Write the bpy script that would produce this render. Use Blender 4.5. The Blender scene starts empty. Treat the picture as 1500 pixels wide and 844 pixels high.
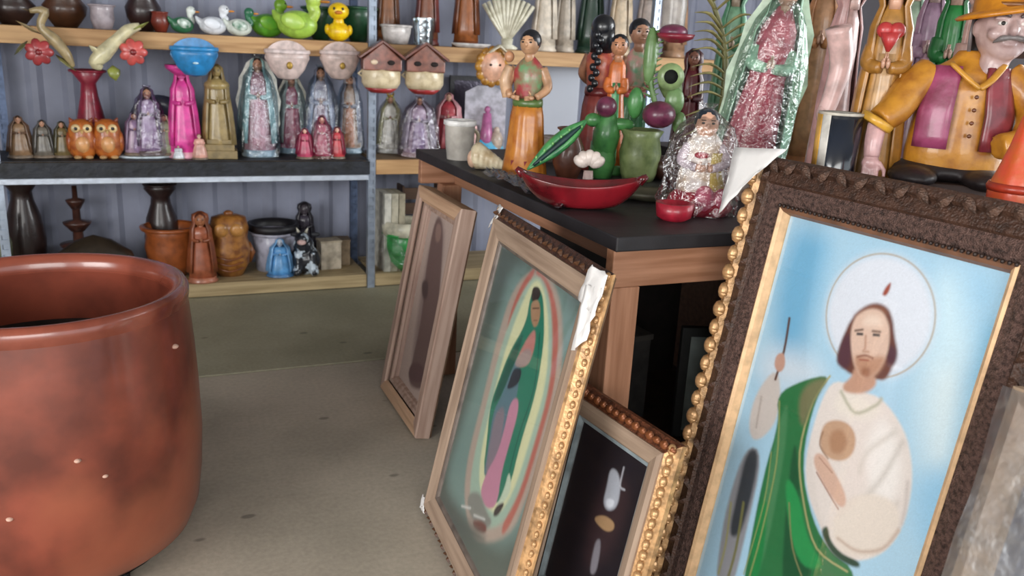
import bpy, math, random
import numpy as np
from mathutils import Vector, Matrix
R_=random.Random(7)
PI=math.pi
sc=bpy.context.scene
COL=sc.collection
# ---------------------------------------------------------------- camera
CAM_H=1.5; FPX=1250.0
PIT,ROL,YAW=math.radians(16),math.radians(3.07),math.radians(24.1)
CF=Vector((math.sin(YAW)*math.cos(PIT),math.cos(YAW)*math.cos(PIT),-math.sin(PIT)))
_r=Vector((math.cos(YAW),-math.sin(YAW),0)); _u=_r.cross(CF)
CR=_r*math.cos(ROL)+_u*math.sin(ROL); CU=_u*math.cos(ROL)-_r*math.sin(ROL)
cd=bpy.data.cameras.new('camera'); cam=bpy.data.objects.new('camera',cd); COL.objects.link(cam)
cd.sensor_width=36; cd.lens=FPX/1500*36; cd.clip_start=.02
cam.matrix_world=Matrix(((CR.x,CU.x,-CF.x,0),(CR.y,CU.y,-CF.y,0),(CR.z,CU.z,-CF.z,CAM_H),(0,0,0,1)))
cd.dof.use_dof=True; cd.dof.focus_distance=2.2; cd.dof.aperture_fstop=4.5
sc.camera=cam
# ---------------------------------------------------------------- light
sc.view_settings.view_transform='Standard'; sc.view_settings.look='None'
sc.view_settings.gamma=1; sc.view_settings.use_curve_mapping=False
sc.view_settings.exposure=0.38
W=bpy.data.worlds.new('daylight'); sc.world=W; W.use_nodes=True
nt=W.node_tree; bg=nt.nodes['Background']; bg.inputs[0].default_value=(.86,.94,1,1); bg.inputs[1].default_value=1.5
def area(name,loc,tgt,sx,sy,power,col):
    l=bpy.data.lights.new(name,'AREA'); l.shape='RECTANGLE'; l.size=sx; l.size_y=sy; l.energy=power; l.color=col
    o=bpy.data.objects.new(name,l); COL.objects.link(o); o.location=loc
    o.rotation_euler=(Vector(tgt)-Vector(loc)).to_track_quat('-Z','Y').to_euler(); return o
area('right_door_daylight',(4.7,1.5,1.95),(.6,2.6,.5),2.4,1.6,130,(.95,.98,1))
area('front_door_daylight',(-.6,-3.0,2.0),(.6,3.5,.9),3.2,1.8,95,(1,.97,.93))
area('left_fill_light',(-3.7,-.4,1.7),(1.4,1.2,.7),2.4,2.0,125,(1,.98,.95))  # fill light added at left to brighten the prints facing that way
# reading helpers: where a thing seen at a place in the photograph stands on a given depth or height
def ray(x,y): return CF+CR*((x-750)/FPX)-CU*((y-422)/FPX)
def at(x,y,Y): d=ray(x,y); return Vector((0,0,CAM_H))+d*(Y/d.y)
def onz(x,y,z): d=ray(x,y); return Vector((0,0,CAM_H))+d*((z-CAM_H)/d.z)
def mpp(P): return (Vector(P)-Vector((0,0,CAM_H))).dot(CF)/FPX
# ---------------------------------------------------------------- materials
def lin(h):
    c=[int(h[i:i+2],16)/255 for i in (0,2,4)]
    return tuple(x/12.92 if x<=.04045 else ((x+.055)/1.055)**2.4 for x in c)
_mc={}
def mat(h,rough=.6,metal=0,var=.25,scale=18,bump=.15,coat=0,h2=None):
    k=(h,rough,metal,var,scale,bump,coat,h2)
    if k in _mc: return _mc[k]
    m=bpy.data.materials.new('surface_'+h); m.use_nodes=True; t=m.node_tree; N=t.nodes; L=t.links
    b=N['Principled BSDF']; b.inputs['Roughness'].default_value=rough; b.inputs['Metallic'].default_value=metal
    b.inputs['Coat Weight'].default_value=coat; b.inputs['Coat Roughness'].default_value=.12
    tc=N.new('ShaderNodeTexCoord'); n=N.new('ShaderNodeTexNoise'); n.inputs['Scale'].default_value=scale; n.inputs['Detail'].default_value=5
    L.new(tc.outputs['Object'],n.inputs['Vector'])
    r=N.new('ShaderNodeValToRGB'); c=lin(h); c2=lin(h2) if h2 else tuple(x*(1-var*1.6) for x in c)
    r.color_ramp.elements[0].color=(*c2,1); r.color_ramp.elements[1].color=(*[min(1,x*(1+var*.35)) for x in c],1)
    r.color_ramp.elements[0].position=.33; r.color_ramp.elements[1].position=.6
    L.new(n.outputs['Fac'],r.inputs[0]); L.new(r.outputs[0],b.inputs['Base Color'])
    if bump:
        n2=N.new('ShaderNodeTexNoise'); n2.inputs['Scale'].default_value=scale*3; L.new(tc.outputs['Object'],n2.inputs['Vector'])
        bp=N.new('ShaderNodeBump'); bp.inputs['Strength'].default_value=bump; bp.inputs['Distance'].default_value=.01
        L.new(n2.outputs['Fac'],bp.inputs['Height']); L.new(bp.outputs[0],b.inputs['Normal'])
    _mc[k]=m; return m
def glaze(h,h2=None,var=.22): return mat(h,.42,0,var,22,.1,.35,h2)
def wood(h,h2=None,axis=0,sc_=1.0):
    k=('wood',h,h2,axis,sc_)
    if k in _mc: return _mc[k]
    m=bpy.data.materials.new('wood_'+h); m.use_nodes=True; t=m.node_tree; N=t.nodes; L=t.links; b=N['Principled BSDF']; b.inputs['Roughness'].default_value=.6
    tc=N.new('ShaderNodeTexCoord'); mp=N.new('ShaderNodeMapping'); s=[26*sc_]*3; s[axis]=1.6*sc_; mp.inputs['Scale'].default_value=s
    n=N.new('ShaderNodeTexNoise'); n.inputs['Scale'].default_value=1.6; n.inputs['Detail'].default_value=7
    L.new(tc.outputs['Object'],mp.inputs[0]); L.new(mp.outputs[0],n.inputs[0])
    r=N.new('ShaderNodeValToRGB'); c=lin(h); c2=lin(h2) if h2 else tuple(x*.62 for x in c)
    r.color_ramp.elements[0].color=(*c2,1); r.color_ramp.elements[1].color=(*c,1); r.color_ramp.elements[0].position=.35; r.color_ramp.elements[1].position=.6
    L.new(n.outputs[0],r.inputs[0]); L.new(r.outputs[0],b.inputs['Base Color'])
    bp=N.new('ShaderNodeBump'); bp.inputs['Strength'].default_value=.2; bp.inputs['Distance'].default_value=.004; L.new(n.outputs[0],bp.inputs['Height']); L.new(bp.outputs[0],b.inputs['Normal'])
    _mc[k]=m; return m
def clear(tint='ffffff',rough=.12,fac=.16,bump=.6,scale=25):
    k=('clear',tint,rough,fac,bump,scale)
    if k in _mc: return _mc[k]
    m=bpy.data.materials.new('clear_film'); m.use_nodes=True; t=m.node_tree; N=t.nodes; L=t.links; N.remove(N['Principled BSDF'])
    tr=N.new('ShaderNodeBsdfTransparent'); tr.inputs[0].default_value=(*[min(1,x+.0) for x in lin(tint)],1)
    g=N.new('ShaderNodeBsdfGlossy'); g.inputs['Roughness'].default_value=rough
    fr=N.new('ShaderNodeLayerWeight'); fr.inputs[0].default_value=.35
    mx=N.new('ShaderNodeMath'); mx.operation='MULTIPLY_ADD'; mx.inputs[1].default_value=.45 if bump else .16; mx.inputs[2].default_value=fac
    L.new(fr.outputs['Fresnel'],mx.inputs[0])
    ms=N.new('ShaderNodeMixShader'); L.new(mx.outputs[0],ms.inputs[0]); L.new(tr.outputs[0],ms.inputs[1]); L.new(g.outputs[0],ms.inputs[2]); L.new(ms.outputs[0],N['Material Output'].inputs[0])
    if bump:
        tc=N.new('ShaderNodeTexCoord'); n=N.new('ShaderNodeTexNoise'); n.inputs['Scale'].default_value=scale; n.inputs['Detail'].default_value=3
        L.new(tc.outputs['Object'],n.inputs[0]); bp=N.new('ShaderNodeBump'); bp.inputs['Strength'].default_value=bump; bp.inputs['Distance'].default_value=.02
        L.new(n.outputs[0],bp.inputs['Height']); L.new(bp.outputs[0],g.inputs['Normal'])
    _mc[k]=m; return m
# ---------------------------------------------------------------- mesh tools
class M:
    def __init__(s): s.v=[]; s.f=[]
    def add(s,v,f):
        o=len(s.v); s.v+=[tuple(p) for p in v]; s.f+=[tuple(i+o for i in q) for q in f]; return s
    def box(s,c,d,ry=0,rz=0,taper=1):
        x,y,z=[k/2 for k in d]; P=[]
        for dz in (-1,1):
            k=1 if dz<0 else taper
            for dx,dy in ((-1,-1),(1,-1),(1,1),(-1,1)): P.append(Vector((dx*x*k,dy*y*k,dz*z)))
        m=Matrix.Rotation(rz,3,'Z')@Matrix.Rotation(ry,3,'Y'); P=[m@p+Vector(c) for p in P]
        return s.add(P,[(3,2,1,0),(4,5,6,7),(0,1,5,4),(1,2,6,5),(2,3,7,6),(3,0,4,7)])
    def lathe(s,prof,n=20,sx=1,sy=1,c=(0,0,0),fold=0,nf=7,ph=0,a0=0,a1=2*PI,caps=True):
        full=abs(a1-a0-2*PI)<1e-4; k=n if full else n+1; V=[];F=[]
        for (r,z) in prof:
            for i in range(k):
                a=a0+(a1-a0)*i/n; rr=r*(1+fold*math.cos(nf*a+ph+z*6))
                V.append((c[0]+rr*sx*math.cos(a),c[1]+rr*sy*math.sin(a),c[2]+z))
        for j in range(len(prof)-1):
            for i in range(n if full else n):
                b=(i+1)%k if full else i+1
                F.append((j*k+i,j*k+b,(j+1)*k+b,(j+1)*k+i))
        if caps and full:
            F.append(tuple(range(k-1,-1,-1))); e=(len(prof)-1)*k; F.append(tuple(e+i for i in range(k)))
        return s.add(V,F)
    def ell(s,c,r,n=14,m=9,rot=None):
        V=[];F=[]
        for j in range(m+1):
            t=PI*j/m
            for i in range(n):
                a=2*PI*i/n; p=Vector((r[0]*math.sin(t)*math.cos(a),r[1]*math.sin(t)*math.sin(a),-r[2]*math.cos(t)))
                if rot is not None: p=rot@p
                V.append(p+Vector(c))
        for j in range(m):
            for i in range(n):
                b=(i+1)%n; F.append((j*n+i,j*n+b,(j+1)*n+b,(j+1)*n+i))
        return s.add(V,F)
    def tube(s,P,rad,n=8,flat=1,close=True):
        P=[Vector(p) for p in P]; V=[];F=[]
        if not isinstance(rad,(list,tuple)): rad=[rad]*len(P)
        up=Vector((0,0,1)); pn=None
        for i,p in enumerate(P):
            t=(P[min(i+1,len(P)-1)]-P[max(i-1,0)]).normalized()
            if pn is None:
                pn=t.orthogonal() if abs(t.dot(up))>.95 else t.cross(up)
            x=(pn-t*pn.dot(t)).normalized(); y=t.cross(x); pn=x
            for k in range(n):
                a=2*PI*k/n; V.append(p+x*math.cos(a)*rad[i]+y*math.sin(a)*rad[i]*flat)
        for j in range(len(P)-1):
            for k in range(n):
                b=(k+1)%n; F.append((j*n+k,j*n+b,(j+1)*n+b,(j+1)*n+k))
        if close: F.append(tuple(range(n-1,-1,-1))); e=(len(P)-1)*n; F.append(tuple(e+k for k in range(n)))
        return s.add(V,F)
    def prism(s,pts,y0,y1):      # outline in x,z pushed along y
        n=len(pts); V=[(x,y0,z) for x,z in pts]+[(x,y1,z) for x,z in pts]
        F=[tuple(range(n)),tuple(range(2*n-1,n-1,-1))]+[(i,i+n,(i+1)%n+n,(i+1)%n) for i in range(n)]
        return s.add(V,F)
def curve(P,n=6):                # Catmull-Rom
    P=[Vector(p) for p in P]; Q=[P[0]]+P+[P[-1]]; o=[]
    for i in range(1,len(Q)-2):
        for k in range(n):
            t=k/n; a,b,c,d=Q[i-1:i+3]
            o.append(.5*((2*b)+(c-a)*t+(2*a-5*b+4*c-d)*t*t+(3*b-a-3*c+d)*t**3))
    o.append(P[-1]); return o
def lerpr(R,n):
    o=[]
    for i in range(n):
        t=i/(n-1)*(len(R)-1); k=min(int(t),len(R)-2); o.append(R[k]+(R[k+1]-R[k])*(t-k))
    return o
def ctube(m,P,R,n=8,k=5,flat=1):
    c=curve(P,k); return m.tube(c,lerpr(R,len(c)),n,flat)
def obj(name,m,ma,parent=None,smooth=True,loc=None,rot=None,bev=0,solid=0,remesh=0,sub=0,kind=None,label=None,auto=False):
    me=m if isinstance(m,bpy.types.Mesh) else None
    if me is None:
        me=bpy.data.meshes.new(name); me.from_pydata([tuple(v) for v in m.v],[],m.f); me.validate()
        me.materials.append(ma)
        me.polygons.foreach_set('use_smooth',[bool(smooth)]*len(me.polygons))
    o=bpy.data.objects.new(name,me); COL.objects.link(o)
    if parent: o.parent=parent
    if loc is not None: o.location=loc
    if rot is not None: o.rotation_euler=rot
    if solid:
        d=o.modifiers.new('thick','SOLIDIFY'); d.thickness=solid; d.offset=0
    if remesh:
        d=o.modifiers.new('merge','REMESH'); d.mode='VOXEL'; d.voxel_size=remesh; d.use_smooth_shade=True
        d=o.modifiers.new('soft','SMOOTH'); d.iterations=3
    if bev:
        d=o.modifiers.new('bevel','BEVEL'); d.width=bev; d.segments=2; d.limit_method='ANGLE'
    if sub:
        d=o.modifiers.new('sub','SUBSURF'); d.levels=sub; d.render_levels=sub
    if kind: o['kind']=kind
    if label: o['label']=label
    return o
def thing(name,label,cat,loc,rz=0,group=None):
    o=bpy.data.objects.new(name,None); COL.objects.link(o); o.empty_display_size=.05
    o.location=loc; o.rotation_euler=(0,0,rz); o['label']=label; o['category']=cat
    if group: o['group']=group
    return o
def tag(o,label,cat,group=None):
    o['label']=label; o['category']=cat
    if group: o['group']=group
    return o
def face(P,extra=0): return -math.atan2(P[0],P[1])+extra
def struct(name,m,ma,smooth=False,**k):
    return obj(name,m,ma,None,smooth,kind='structure',**k)
# ---------------------------------------------------------------- printed pictures (flat colour laid on a fine grid)
class Art:
    def __init__(s,u0,u1,v0,v1,step,base):
        s.u0,s.u1,s.v0,s.v1=u0,u1,v0,v1
        s.nx=int((u1-u0)/step)+1; s.ny=int((v1-v0)/step)+1
        s.U,s.V=np.meshgrid(np.linspace(u0,u1,s.nx),np.linspace(v0,v1,s.ny)); s.C=np.zeros((s.ny,s.nx,3)); s.C[:]=lin(base)
    def mix(s,d,soft,col):
        a=np.clip(.5-d/(2*max(soft,.0006)),0,1); a=a*a*(3-2*a); s.C=s.C*(1-a[...,None])+np.array(lin(col))*a[...,None]
    def seg(s,P,close):
        P=np.array(P); n=len(P); D=np.full(s.U.shape,9.0); ins=np.zeros(s.U.shape,bool)
        for i in range(n if close else n-1):
            a=P[i]; b=P[(i+1)%n]; e=b-a; wx=s.U-a[0]; wy=s.V-a[1]
            t=np.clip((wx*e[0]+wy*e[1])/(e@e+1e-12),0,1); D=np.minimum(D,(wx-e[0]*t)**2+(wy-e[1]*t)**2)
            if close:
                c=((a[1]<=s.V)&(b[1]>s.V))|((b[1]<=s.V)&(a[1]>s.V))
                with np.errstate(all='ignore'): xi=a[0]+(s.V-a[1])/(e[1] if e[1] else 1e-9)*e[0]
                ins^=c&(s.U<xi)
        D=np.sqrt(D); 
        return np.where(ins,-D,D)
    def run(s,L):
        for t,col,soft,w,P in L:
            P=[tuple(p) for p in P]
            if t=='p':
                for _ in range(2):
                    Q=[]
                    for i in range(len(P)):
                        a,b=P[i],P[(i+1)%len(P)]; Q+=[(a[0]*.75+b[0]*.25,a[1]*.75+b[1]*.25),(a[0]*.25+b[0]*.75,a[1]*.25+b[1]*.75)]
                    P=Q
                s.mix(s.seg(P,True),soft,col)
            elif t=='s':
                if len(P)>2: P=[(p.x,p.y) for p in curve([(x,y,0) for x,y in P],4)]
                s.mix(s.seg(P,False)-w*.5,soft,col)
            elif t in 'cr':
                c,e=P; R=math.dist(c,e); d=np.hypot(s.U-c[0],s.V-c[1])-R
                s.mix(d if t=='c' else abs(d)-w*.5,soft,col)
    def build(s,name,parent,y,rough=.45):
        s.C*=1+.05*np.random.default_rng(3).standard_normal(s.C.shape[:2])[...,None]*.6
        nx,ny=s.nx,s.ny; v=np.stack([s.U.ravel(),np.full(nx*ny,y),s.V.ravel()],1)
        i=np.arange((ny-1)*(nx-1)); r=i//(nx-1); c=i%(nx-1); a=r*nx+c
        f=np.stack([a,a+1,a+nx+1,a+nx],1)
        me=bpy.data.meshes.new(name); me.vertices.add(nx*ny); me.vertices.foreach_set('co',v.ravel())
        me.loops.add(len(f)*4); me.loops.foreach_set('vertex_index',f.ravel()); me.polygons.add(len(f)); me.polygons.foreach_set('loop_start',np.arange(0,len(f)*4,4)); me.update(calc_edges=True)
        ca=me.color_attributes.new('print','FLOAT_COLOR','POINT'); ca.data.foreach_set('color',np.concatenate([np.clip(s.C.reshape(-1,3),0,1),np.ones((nx*ny,1))],1).ravel())
        m=bpy.data.materials.new('printed_picture'); m.use_nodes=True; t=m.node_tree; b=t.nodes['Principled BSDF']; b.inputs['Roughness'].default_value=rough
        at_=t.nodes.new('ShaderNodeVertexColor'); at_.layer_name='print'; t.links.new(at_.outputs[0],b.inputs['Base Color']); me.materials.append(m)
        o=bpy.data.objects.new(name,me); COL.objects.link(o); o.parent=parent; return o
ART4 = [
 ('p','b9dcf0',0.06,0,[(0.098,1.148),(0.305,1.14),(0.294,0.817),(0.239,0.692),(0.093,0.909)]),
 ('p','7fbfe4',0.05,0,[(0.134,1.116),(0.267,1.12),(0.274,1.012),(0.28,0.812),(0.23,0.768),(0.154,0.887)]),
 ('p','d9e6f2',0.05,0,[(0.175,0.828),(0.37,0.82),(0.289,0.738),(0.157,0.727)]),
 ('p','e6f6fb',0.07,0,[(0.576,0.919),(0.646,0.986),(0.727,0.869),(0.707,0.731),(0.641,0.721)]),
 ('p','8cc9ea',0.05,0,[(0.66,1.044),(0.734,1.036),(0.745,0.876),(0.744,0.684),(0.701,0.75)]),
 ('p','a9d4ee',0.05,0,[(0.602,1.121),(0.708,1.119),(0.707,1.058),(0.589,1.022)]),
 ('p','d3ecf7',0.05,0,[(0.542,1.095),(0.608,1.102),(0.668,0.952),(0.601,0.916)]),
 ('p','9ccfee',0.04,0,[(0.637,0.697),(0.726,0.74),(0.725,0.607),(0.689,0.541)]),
 ('p','9a9aa0',0.006,0,[(0.187,0.246),(0.171,0.383),(0.183,0.552),(0.243,0.559),(0.256,0.343),(0.261,0.174),(0.205,0.168)]),
 ('p','3d434a',0.008,0,[(0.202,0.313),(0.196,0.41),(0.188,0.547),(0.235,0.555),(0.245,0.365),(0.23,0.314)]),
 ('s','a3a06a',0.004,0.006,[(0.184,0.39),(0.202,0.284),(0.204,0.198)]),
 ('s','7c7a4c',0.004,0.008,[(0.223,0.41),(0.238,0.29),(0.237,0.188)]),
 ('p','d6ccc6',0.006,0,[(0.211,0.774),(0.17,0.691),(0.17,0.609),(0.194,0.571),(0.225,0.585),(0.256,0.645),(0.246,0.721)]),
 ('s','b3a79f',0.005,0.005,[(0.19,0.685),(0.199,0.607)]),
 ('c','e4e9f3',0.02,0,[(0.443,0.977),(0.573,1.017)]),
 ('r','b5a58f',0.003,0.003,[(0.443,0.977),(0.573,1.017)]),
 ('p','a3503d',0.004,0,[(0.44,1.023),(0.45,1.023),(0.455,1.038),(0.453,1.057),(0.445,1.046),(0.441,1.034)]),
 ('p','2f7a48',0.004,0,[(0.372,0.814),(0.295,0.769),(0.233,0.709),(0.264,0.649),(0.259,0.512),(0.281,0.273),(0.309,0.09),(0.605,0.294),(0.573,0.43),(0.502,0.431),(0.432,0.469),(0.355,0.585),(0.346,0.748)]),
 ('p','4c8a5c',0.006,0,[(0.262,0.675),(0.276,0.707),(0.309,0.563),(0.333,0.276),(0.304,0.259),(0.275,0.492)]),
 ('p','1d5a38',0.006,0,[(0.314,0.644),(0.359,0.561),(0.411,0.431),(0.483,0.356),(0.412,0.244),(0.356,0.427)]),
 ('p','238a4a',0.006,0,[(0.269,0.434),(0.294,0.461),(0.324,0.327),(0.327,0.245),(0.297,0.254)]),
 ('p','2c9a55',0.006,0,[(0.317,0.54),(0.374,0.516),(0.428,0.427),(0.5,0.392),(0.438,0.354),(0.378,0.412)]),
 ('s','b7b07c',0.003,0.005,[(0.368,0.807),(0.342,0.733),(0.345,0.606),(0.394,0.5),(0.461,0.42),(0.55,0.415)]),
 ('s','9aa366',0.003,0.004,[(0.248,0.696),(0.288,0.553),(0.301,0.369),(0.301,0.243)]),
 ('s','9aa366',0.003,0.003,[(0.265,0.569),(0.284,0.442),(0.282,0.245)]),
 ('s','8b8a5e',0.003,0.004,[(0.355,0.479),(0.399,0.384),(0.466,0.318)]),
 ('p','7d7d5a',0.01,0,[(0.37,0.81),(0.311,0.77),(0.3,0.717),(0.335,0.653),(0.342,0.733)]),
 ('p','e9dfd9',0.005,0,[(0.381,0.809),(0.361,0.741),(0.362,0.601),(0.394,0.526),(0.451,0.472),(0.504,0.426),(0.567,0.447),(0.621,0.501),(0.642,0.572),(0.638,0.651),(0.62,0.711),(0.583,0.769),(0.511,0.812),(0.46,0.805)]),
 ('p','f4eeea',0.02,0,[(0.521,0.783),(0.592,0.721),(0.615,0.616),(0.557,0.598),(0.502,0.679)]),
 ('p','efe6dc',0.015,0,[(0.407,0.797),(0.491,0.794),(0.521,0.783),(0.481,0.742),(0.399,0.732)]),
 ('s','b9b6a0',0.006,0.006,[(0.408,0.785),(0.457,0.754),(0.5,0.788),(0.51,0.808)]),
 ('s','cdc5be',0.012,0.006,[(0.586,0.741),(0.565,0.65),(0.54,0.589)]),
 ('s','d8d0c8',0.012,0.006,[(0.563,0.754),(0.514,0.685),(0.51,0.635)]),
 ('s','d2c8c0',0.012,0.006,[(0.615,0.616),(0.593,0.569),(0.514,0.563)]),
 ('s','cabfba',0.008,0.006,[(0.623,0.667),(0.636,0.581),(0.603,0.497)]),
 ('p','1e4433',0.005,0,[(0.471,0.487),(0.456,0.462),(0.504,0.426),(0.572,0.433),(0.576,0.453),(0.526,0.445),(0.488,0.455)]),
 ('p','e9ddd2',0.008,0,[(0.499,0.567),(0.476,0.506),(0.504,0.445),(0.565,0.453),(0.615,0.501),(0.638,0.57),(0.615,0.616),(0.553,0.608)]),
 ('s','c8b0a0',0.006,0.006,[(0.505,0.471),(0.559,0.471),(0.613,0.508),(0.635,0.563)]),
 ('p','c9a488',0.005,0,[(0.384,0.69),(0.405,0.716),(0.445,0.727),(0.476,0.71),(0.484,0.671),(0.467,0.641),(0.428,0.626),(0.392,0.641)]),
 ('p','b58a6c',0.008,0,[(0.408,0.686),(0.437,0.708),(0.462,0.685),(0.453,0.65),(0.422,0.644)]),
 ('s','8f6a50',0.004,0.003,[(0.391,0.678),(0.393,0.647),(0.423,0.627)]),
 ('p','d9b5a2',0.005,0,[(0.388,0.626),(0.387,0.602),(0.416,0.576),(0.462,0.548),(0.492,0.537),(0.502,0.557),(0.482,0.584),(0.44,0.613),(0.412,0.631)]),
 ('s','9d6f5e',0.003,0.003,[(0.405,0.583),(0.463,0.546),(0.485,0.533)]),
 ('s','a87c69',0.003,0.002,[(0.401,0.619),(0.444,0.602)]),
 ('p','6d4238',0.006,0,[(0.419,1),(0.459,1.004),(0.482,0.982),(0.497,0.948),(0.515,0.919),(0.514,0.883),(0.508,0.849),(0.482,0.843),(0.423,0.829),(0.393,0.838),(0.37,0.847),(0.373,0.906),(0.381,0.955)]),
 ('p','5a3842',0.008,0,[(0.373,0.906),(0.39,0.921),(0.406,0.881),(0.412,0.846),(0.397,0.835),(0.373,0.845)]),
 ('p','5a3842',0.008,0,[(0.489,0.927),(0.513,0.922),(0.519,0.894),(0.505,0.88),(0.493,0.893)]),
 ('p','8f5f4d',0.01,0,[(0.42,0.997),(0.455,1),(0.471,0.983),(0.419,0.985),(0.393,0.95),(0.385,0.961)]),
 ('p','c99d86',0.006,0,[(0.423,0.85),(0.479,0.852),(0.491,0.83),(0.465,0.801),(0.416,0.786),(0.406,0.801),(0.424,0.827)]),
 ('p','e2c3b1',0.005,0,[(0.402,0.973),(0.423,0.988),(0.45,0.991),(0.475,0.971),(0.488,0.94),(0.494,0.902),(0.484,0.859),(0.464,0.836),(0.44,0.835),(0.412,0.864),(0.389,0.916),(0.388,0.953)]),
 ('p','efd8c8',0.012,0,[(0.418,0.971),(0.452,0.978),(0.464,0.959),(0.436,0.95),(0.411,0.946)]),
 ('p','c1947a',0.01,0,[(0.412,0.871),(0.433,0.881),(0.458,0.884),(0.493,0.902),(0.487,0.859),(0.464,0.835),(0.437,0.836)]),
 ('p','a06d55',0.008,0,[(0.441,0.856),(0.462,0.864),(0.467,0.841),(0.447,0.838)]),
 ('s','8e5a48',0.004,0.004,[(0.424,0.874),(0.442,0.884),(0.461,0.884)]),
 ('s','a45a4c',0.003,0.003,[(0.431,0.87),(0.453,0.876)]),
 ('s','5b4038',0.004,0.004,[(0.4,0.928),(0.417,0.936)]),
 ('s','5b4038',0.004,0.004,[(0.443,0.941),(0.461,0.945)]),
 ('s','3f3c40',0.003,0.006,[(0.408,0.923),(0.419,0.926)]),
 ('s','3f3c40',0.003,0.006,[(0.448,0.934),(0.46,0.937)]),
 ('s','b98d78',0.005,0.004,[(0.429,0.925),(0.436,0.9),(0.434,0.891),(0.447,0.894)]),
 ('s','5c3a2c',0.003,0.007,[(0.211,0.898),(0.221,0.817),(0.218,0.743)]),
 ('p','cda18f',0.004,0,[(0.201,0.803),(0.223,0.815),(0.238,0.784),(0.226,0.76),(0.202,0.771)]),
]
ART2 = [
 ('p','7f9a94',0.05,0,[(0.222,0.924),(0.68,0.945),(0.728,0.736),(0.732,0.457),(0.694,0.297),(0.517,0.188),(0.129,0.126),(0.115,0.291),(0.197,0.743)]),
 ('p','b9a79a',0.012,0,[(0.377,0.944),(0.521,0.935),(0.621,0.862),(0.694,0.722),(0.7,0.575),(0.679,0.428),(0.642,0.276),(0.428,0.133),(0.292,0.192),(0.239,0.304),(0.244,0.503),(0.236,0.69),(0.26,0.849)]),
 ('p','bd6f62',0.008,0,[(0.384,0.941),(0.506,0.921),(0.604,0.847),(0.665,0.711),(0.662,0.547),(0.652,0.393),(0.608,0.265),(0.578,0.268),(0.613,0.412),(0.631,0.541),(0.631,0.696),(0.571,0.826),(0.482,0.894),(0.394,0.918)]),
 ('p','bd6f62',0.008,0,[(0.377,0.944),(0.373,0.91),(0.327,0.816),(0.317,0.728),(0.283,0.733),(0.291,0.826),(0.331,0.901)]),
 ('p','a9c2b0',0.01,0,[(0.386,0.93),(0.488,0.911),(0.575,0.828),(0.64,0.7),(0.637,0.544),(0.628,0.39),(0.568,0.262),(0.433,0.192),(0.324,0.221),(0.283,0.327),(0.281,0.507),(0.279,0.683),(0.315,0.834)]),
 ('p','dfe0b4',0.01,0,[(0.394,0.918),(0.472,0.901),(0.56,0.813),(0.618,0.691),(0.609,0.53),(0.596,0.382),(0.533,0.273),(0.39,0.269),(0.328,0.349),(0.313,0.521),(0.314,0.69),(0.35,0.844)]),
 ('p','2b8068',0.005,0,[(0.405,0.895),(0.458,0.892),(0.504,0.843),(0.545,0.779),(0.575,0.653),(0.56,0.507),(0.569,0.378),(0.514,0.294),(0.377,0.329),(0.352,0.406),(0.307,0.507),(0.325,0.592),(0.347,0.686),(0.408,0.789),(0.389,0.856)]),
 ('p','1f5c50',0.008,0,[(0.413,0.782),(0.353,0.678),(0.331,0.583),(0.32,0.513),(0.367,0.555),(0.4,0.653)]),
 ('p','5f7f8c',0.006,0,[(0.415,0.711),(0.393,0.651),(0.367,0.555),(0.339,0.499),(0.376,0.373),(0.389,0.313),(0.434,0.402),(0.453,0.539),(0.473,0.61)]),
 ('p','8a7f8a',0.008,0,[(0.413,0.554),(0.356,0.507),(0.371,0.415),(0.395,0.327),(0.457,0.371),(0.444,0.45)]),
 ('p','c98ca4',0.006,0,[(0.477,0.604),(0.436,0.574),(0.443,0.492),(0.439,0.416),(0.4,0.341),(0.39,0.269),(0.462,0.26),(0.522,0.304),(0.494,0.39),(0.498,0.477),(0.501,0.571)]),
 ('p','c7867f',0.006,0,[(0.476,0.799),(0.444,0.768),(0.415,0.711),(0.405,0.666),(0.478,0.689),(0.501,0.743)]),
 ('p','a99593',0.006,0,[(0.447,0.733),(0.405,0.687),(0.404,0.66),(0.492,0.699),(0.49,0.739)]),
 ('p','29303f',0.005,0,[(0.404,0.66),(0.395,0.62),(0.39,0.586),(0.459,0.63),(0.459,0.677)]),
 ('p','33261f',0.004,0,[(0.397,0.891),(0.434,0.898),(0.453,0.881),(0.438,0.861),(0.403,0.85),(0.391,0.877)]),
 ('p','b08b6c',0.005,0,[(0.408,0.852),(0.448,0.869),(0.478,0.844),(0.483,0.811),(0.463,0.794),(0.435,0.805),(0.411,0.832)]),
 ('s','4a3228',0.003,0.003,[(0.424,0.837),(0.462,0.849)]),
 ('s','8d5f4c',0.003,0.003,[(0.449,0.811),(0.47,0.818)]),
 ('s','e0dcae',0.003,0.003,[(0.475,0.882),(0.542,0.797),(0.586,0.658),(0.57,0.511),(0.579,0.383)]),
 ('s','12493f',0.004,0.004,[(0.505,0.794),(0.554,0.665),(0.539,0.517),(0.543,0.374)]),
 ('p','c9d8c0',0.006,0,[(0.536,0.423),(0.583,0.385),(0.55,0.325),(0.514,0.294),(0.538,0.361)]),
 ('p','3a3134',0.006,0,[(0.565,0.344),(0.546,0.291),(0.513,0.267),(0.511,0.298)]),
 ('p','8b8d86',0.01,0,[(0.305,0.222),(0.384,0.277),(0.465,0.256),(0.526,0.258),(0.478,0.197),(0.355,0.181)]),
 ('p','7a4a44',0.008,0,[(0.386,0.187),(0.483,0.233),(0.503,0.207),(0.416,0.171)]),
 ('s','d9dad6',0.006,0.006,[(0.289,0.173),(0.355,0.204)]),
 ('s','d9dad6',0.006,0.005,[(0.391,0.202),(0.467,0.233)]),
 ('p','56605c',0.03,0,[(0.093,0.118),(0.306,0.152),(0.561,0.211),(0.294,0.074),(0.07,0.042)]),
]
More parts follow.
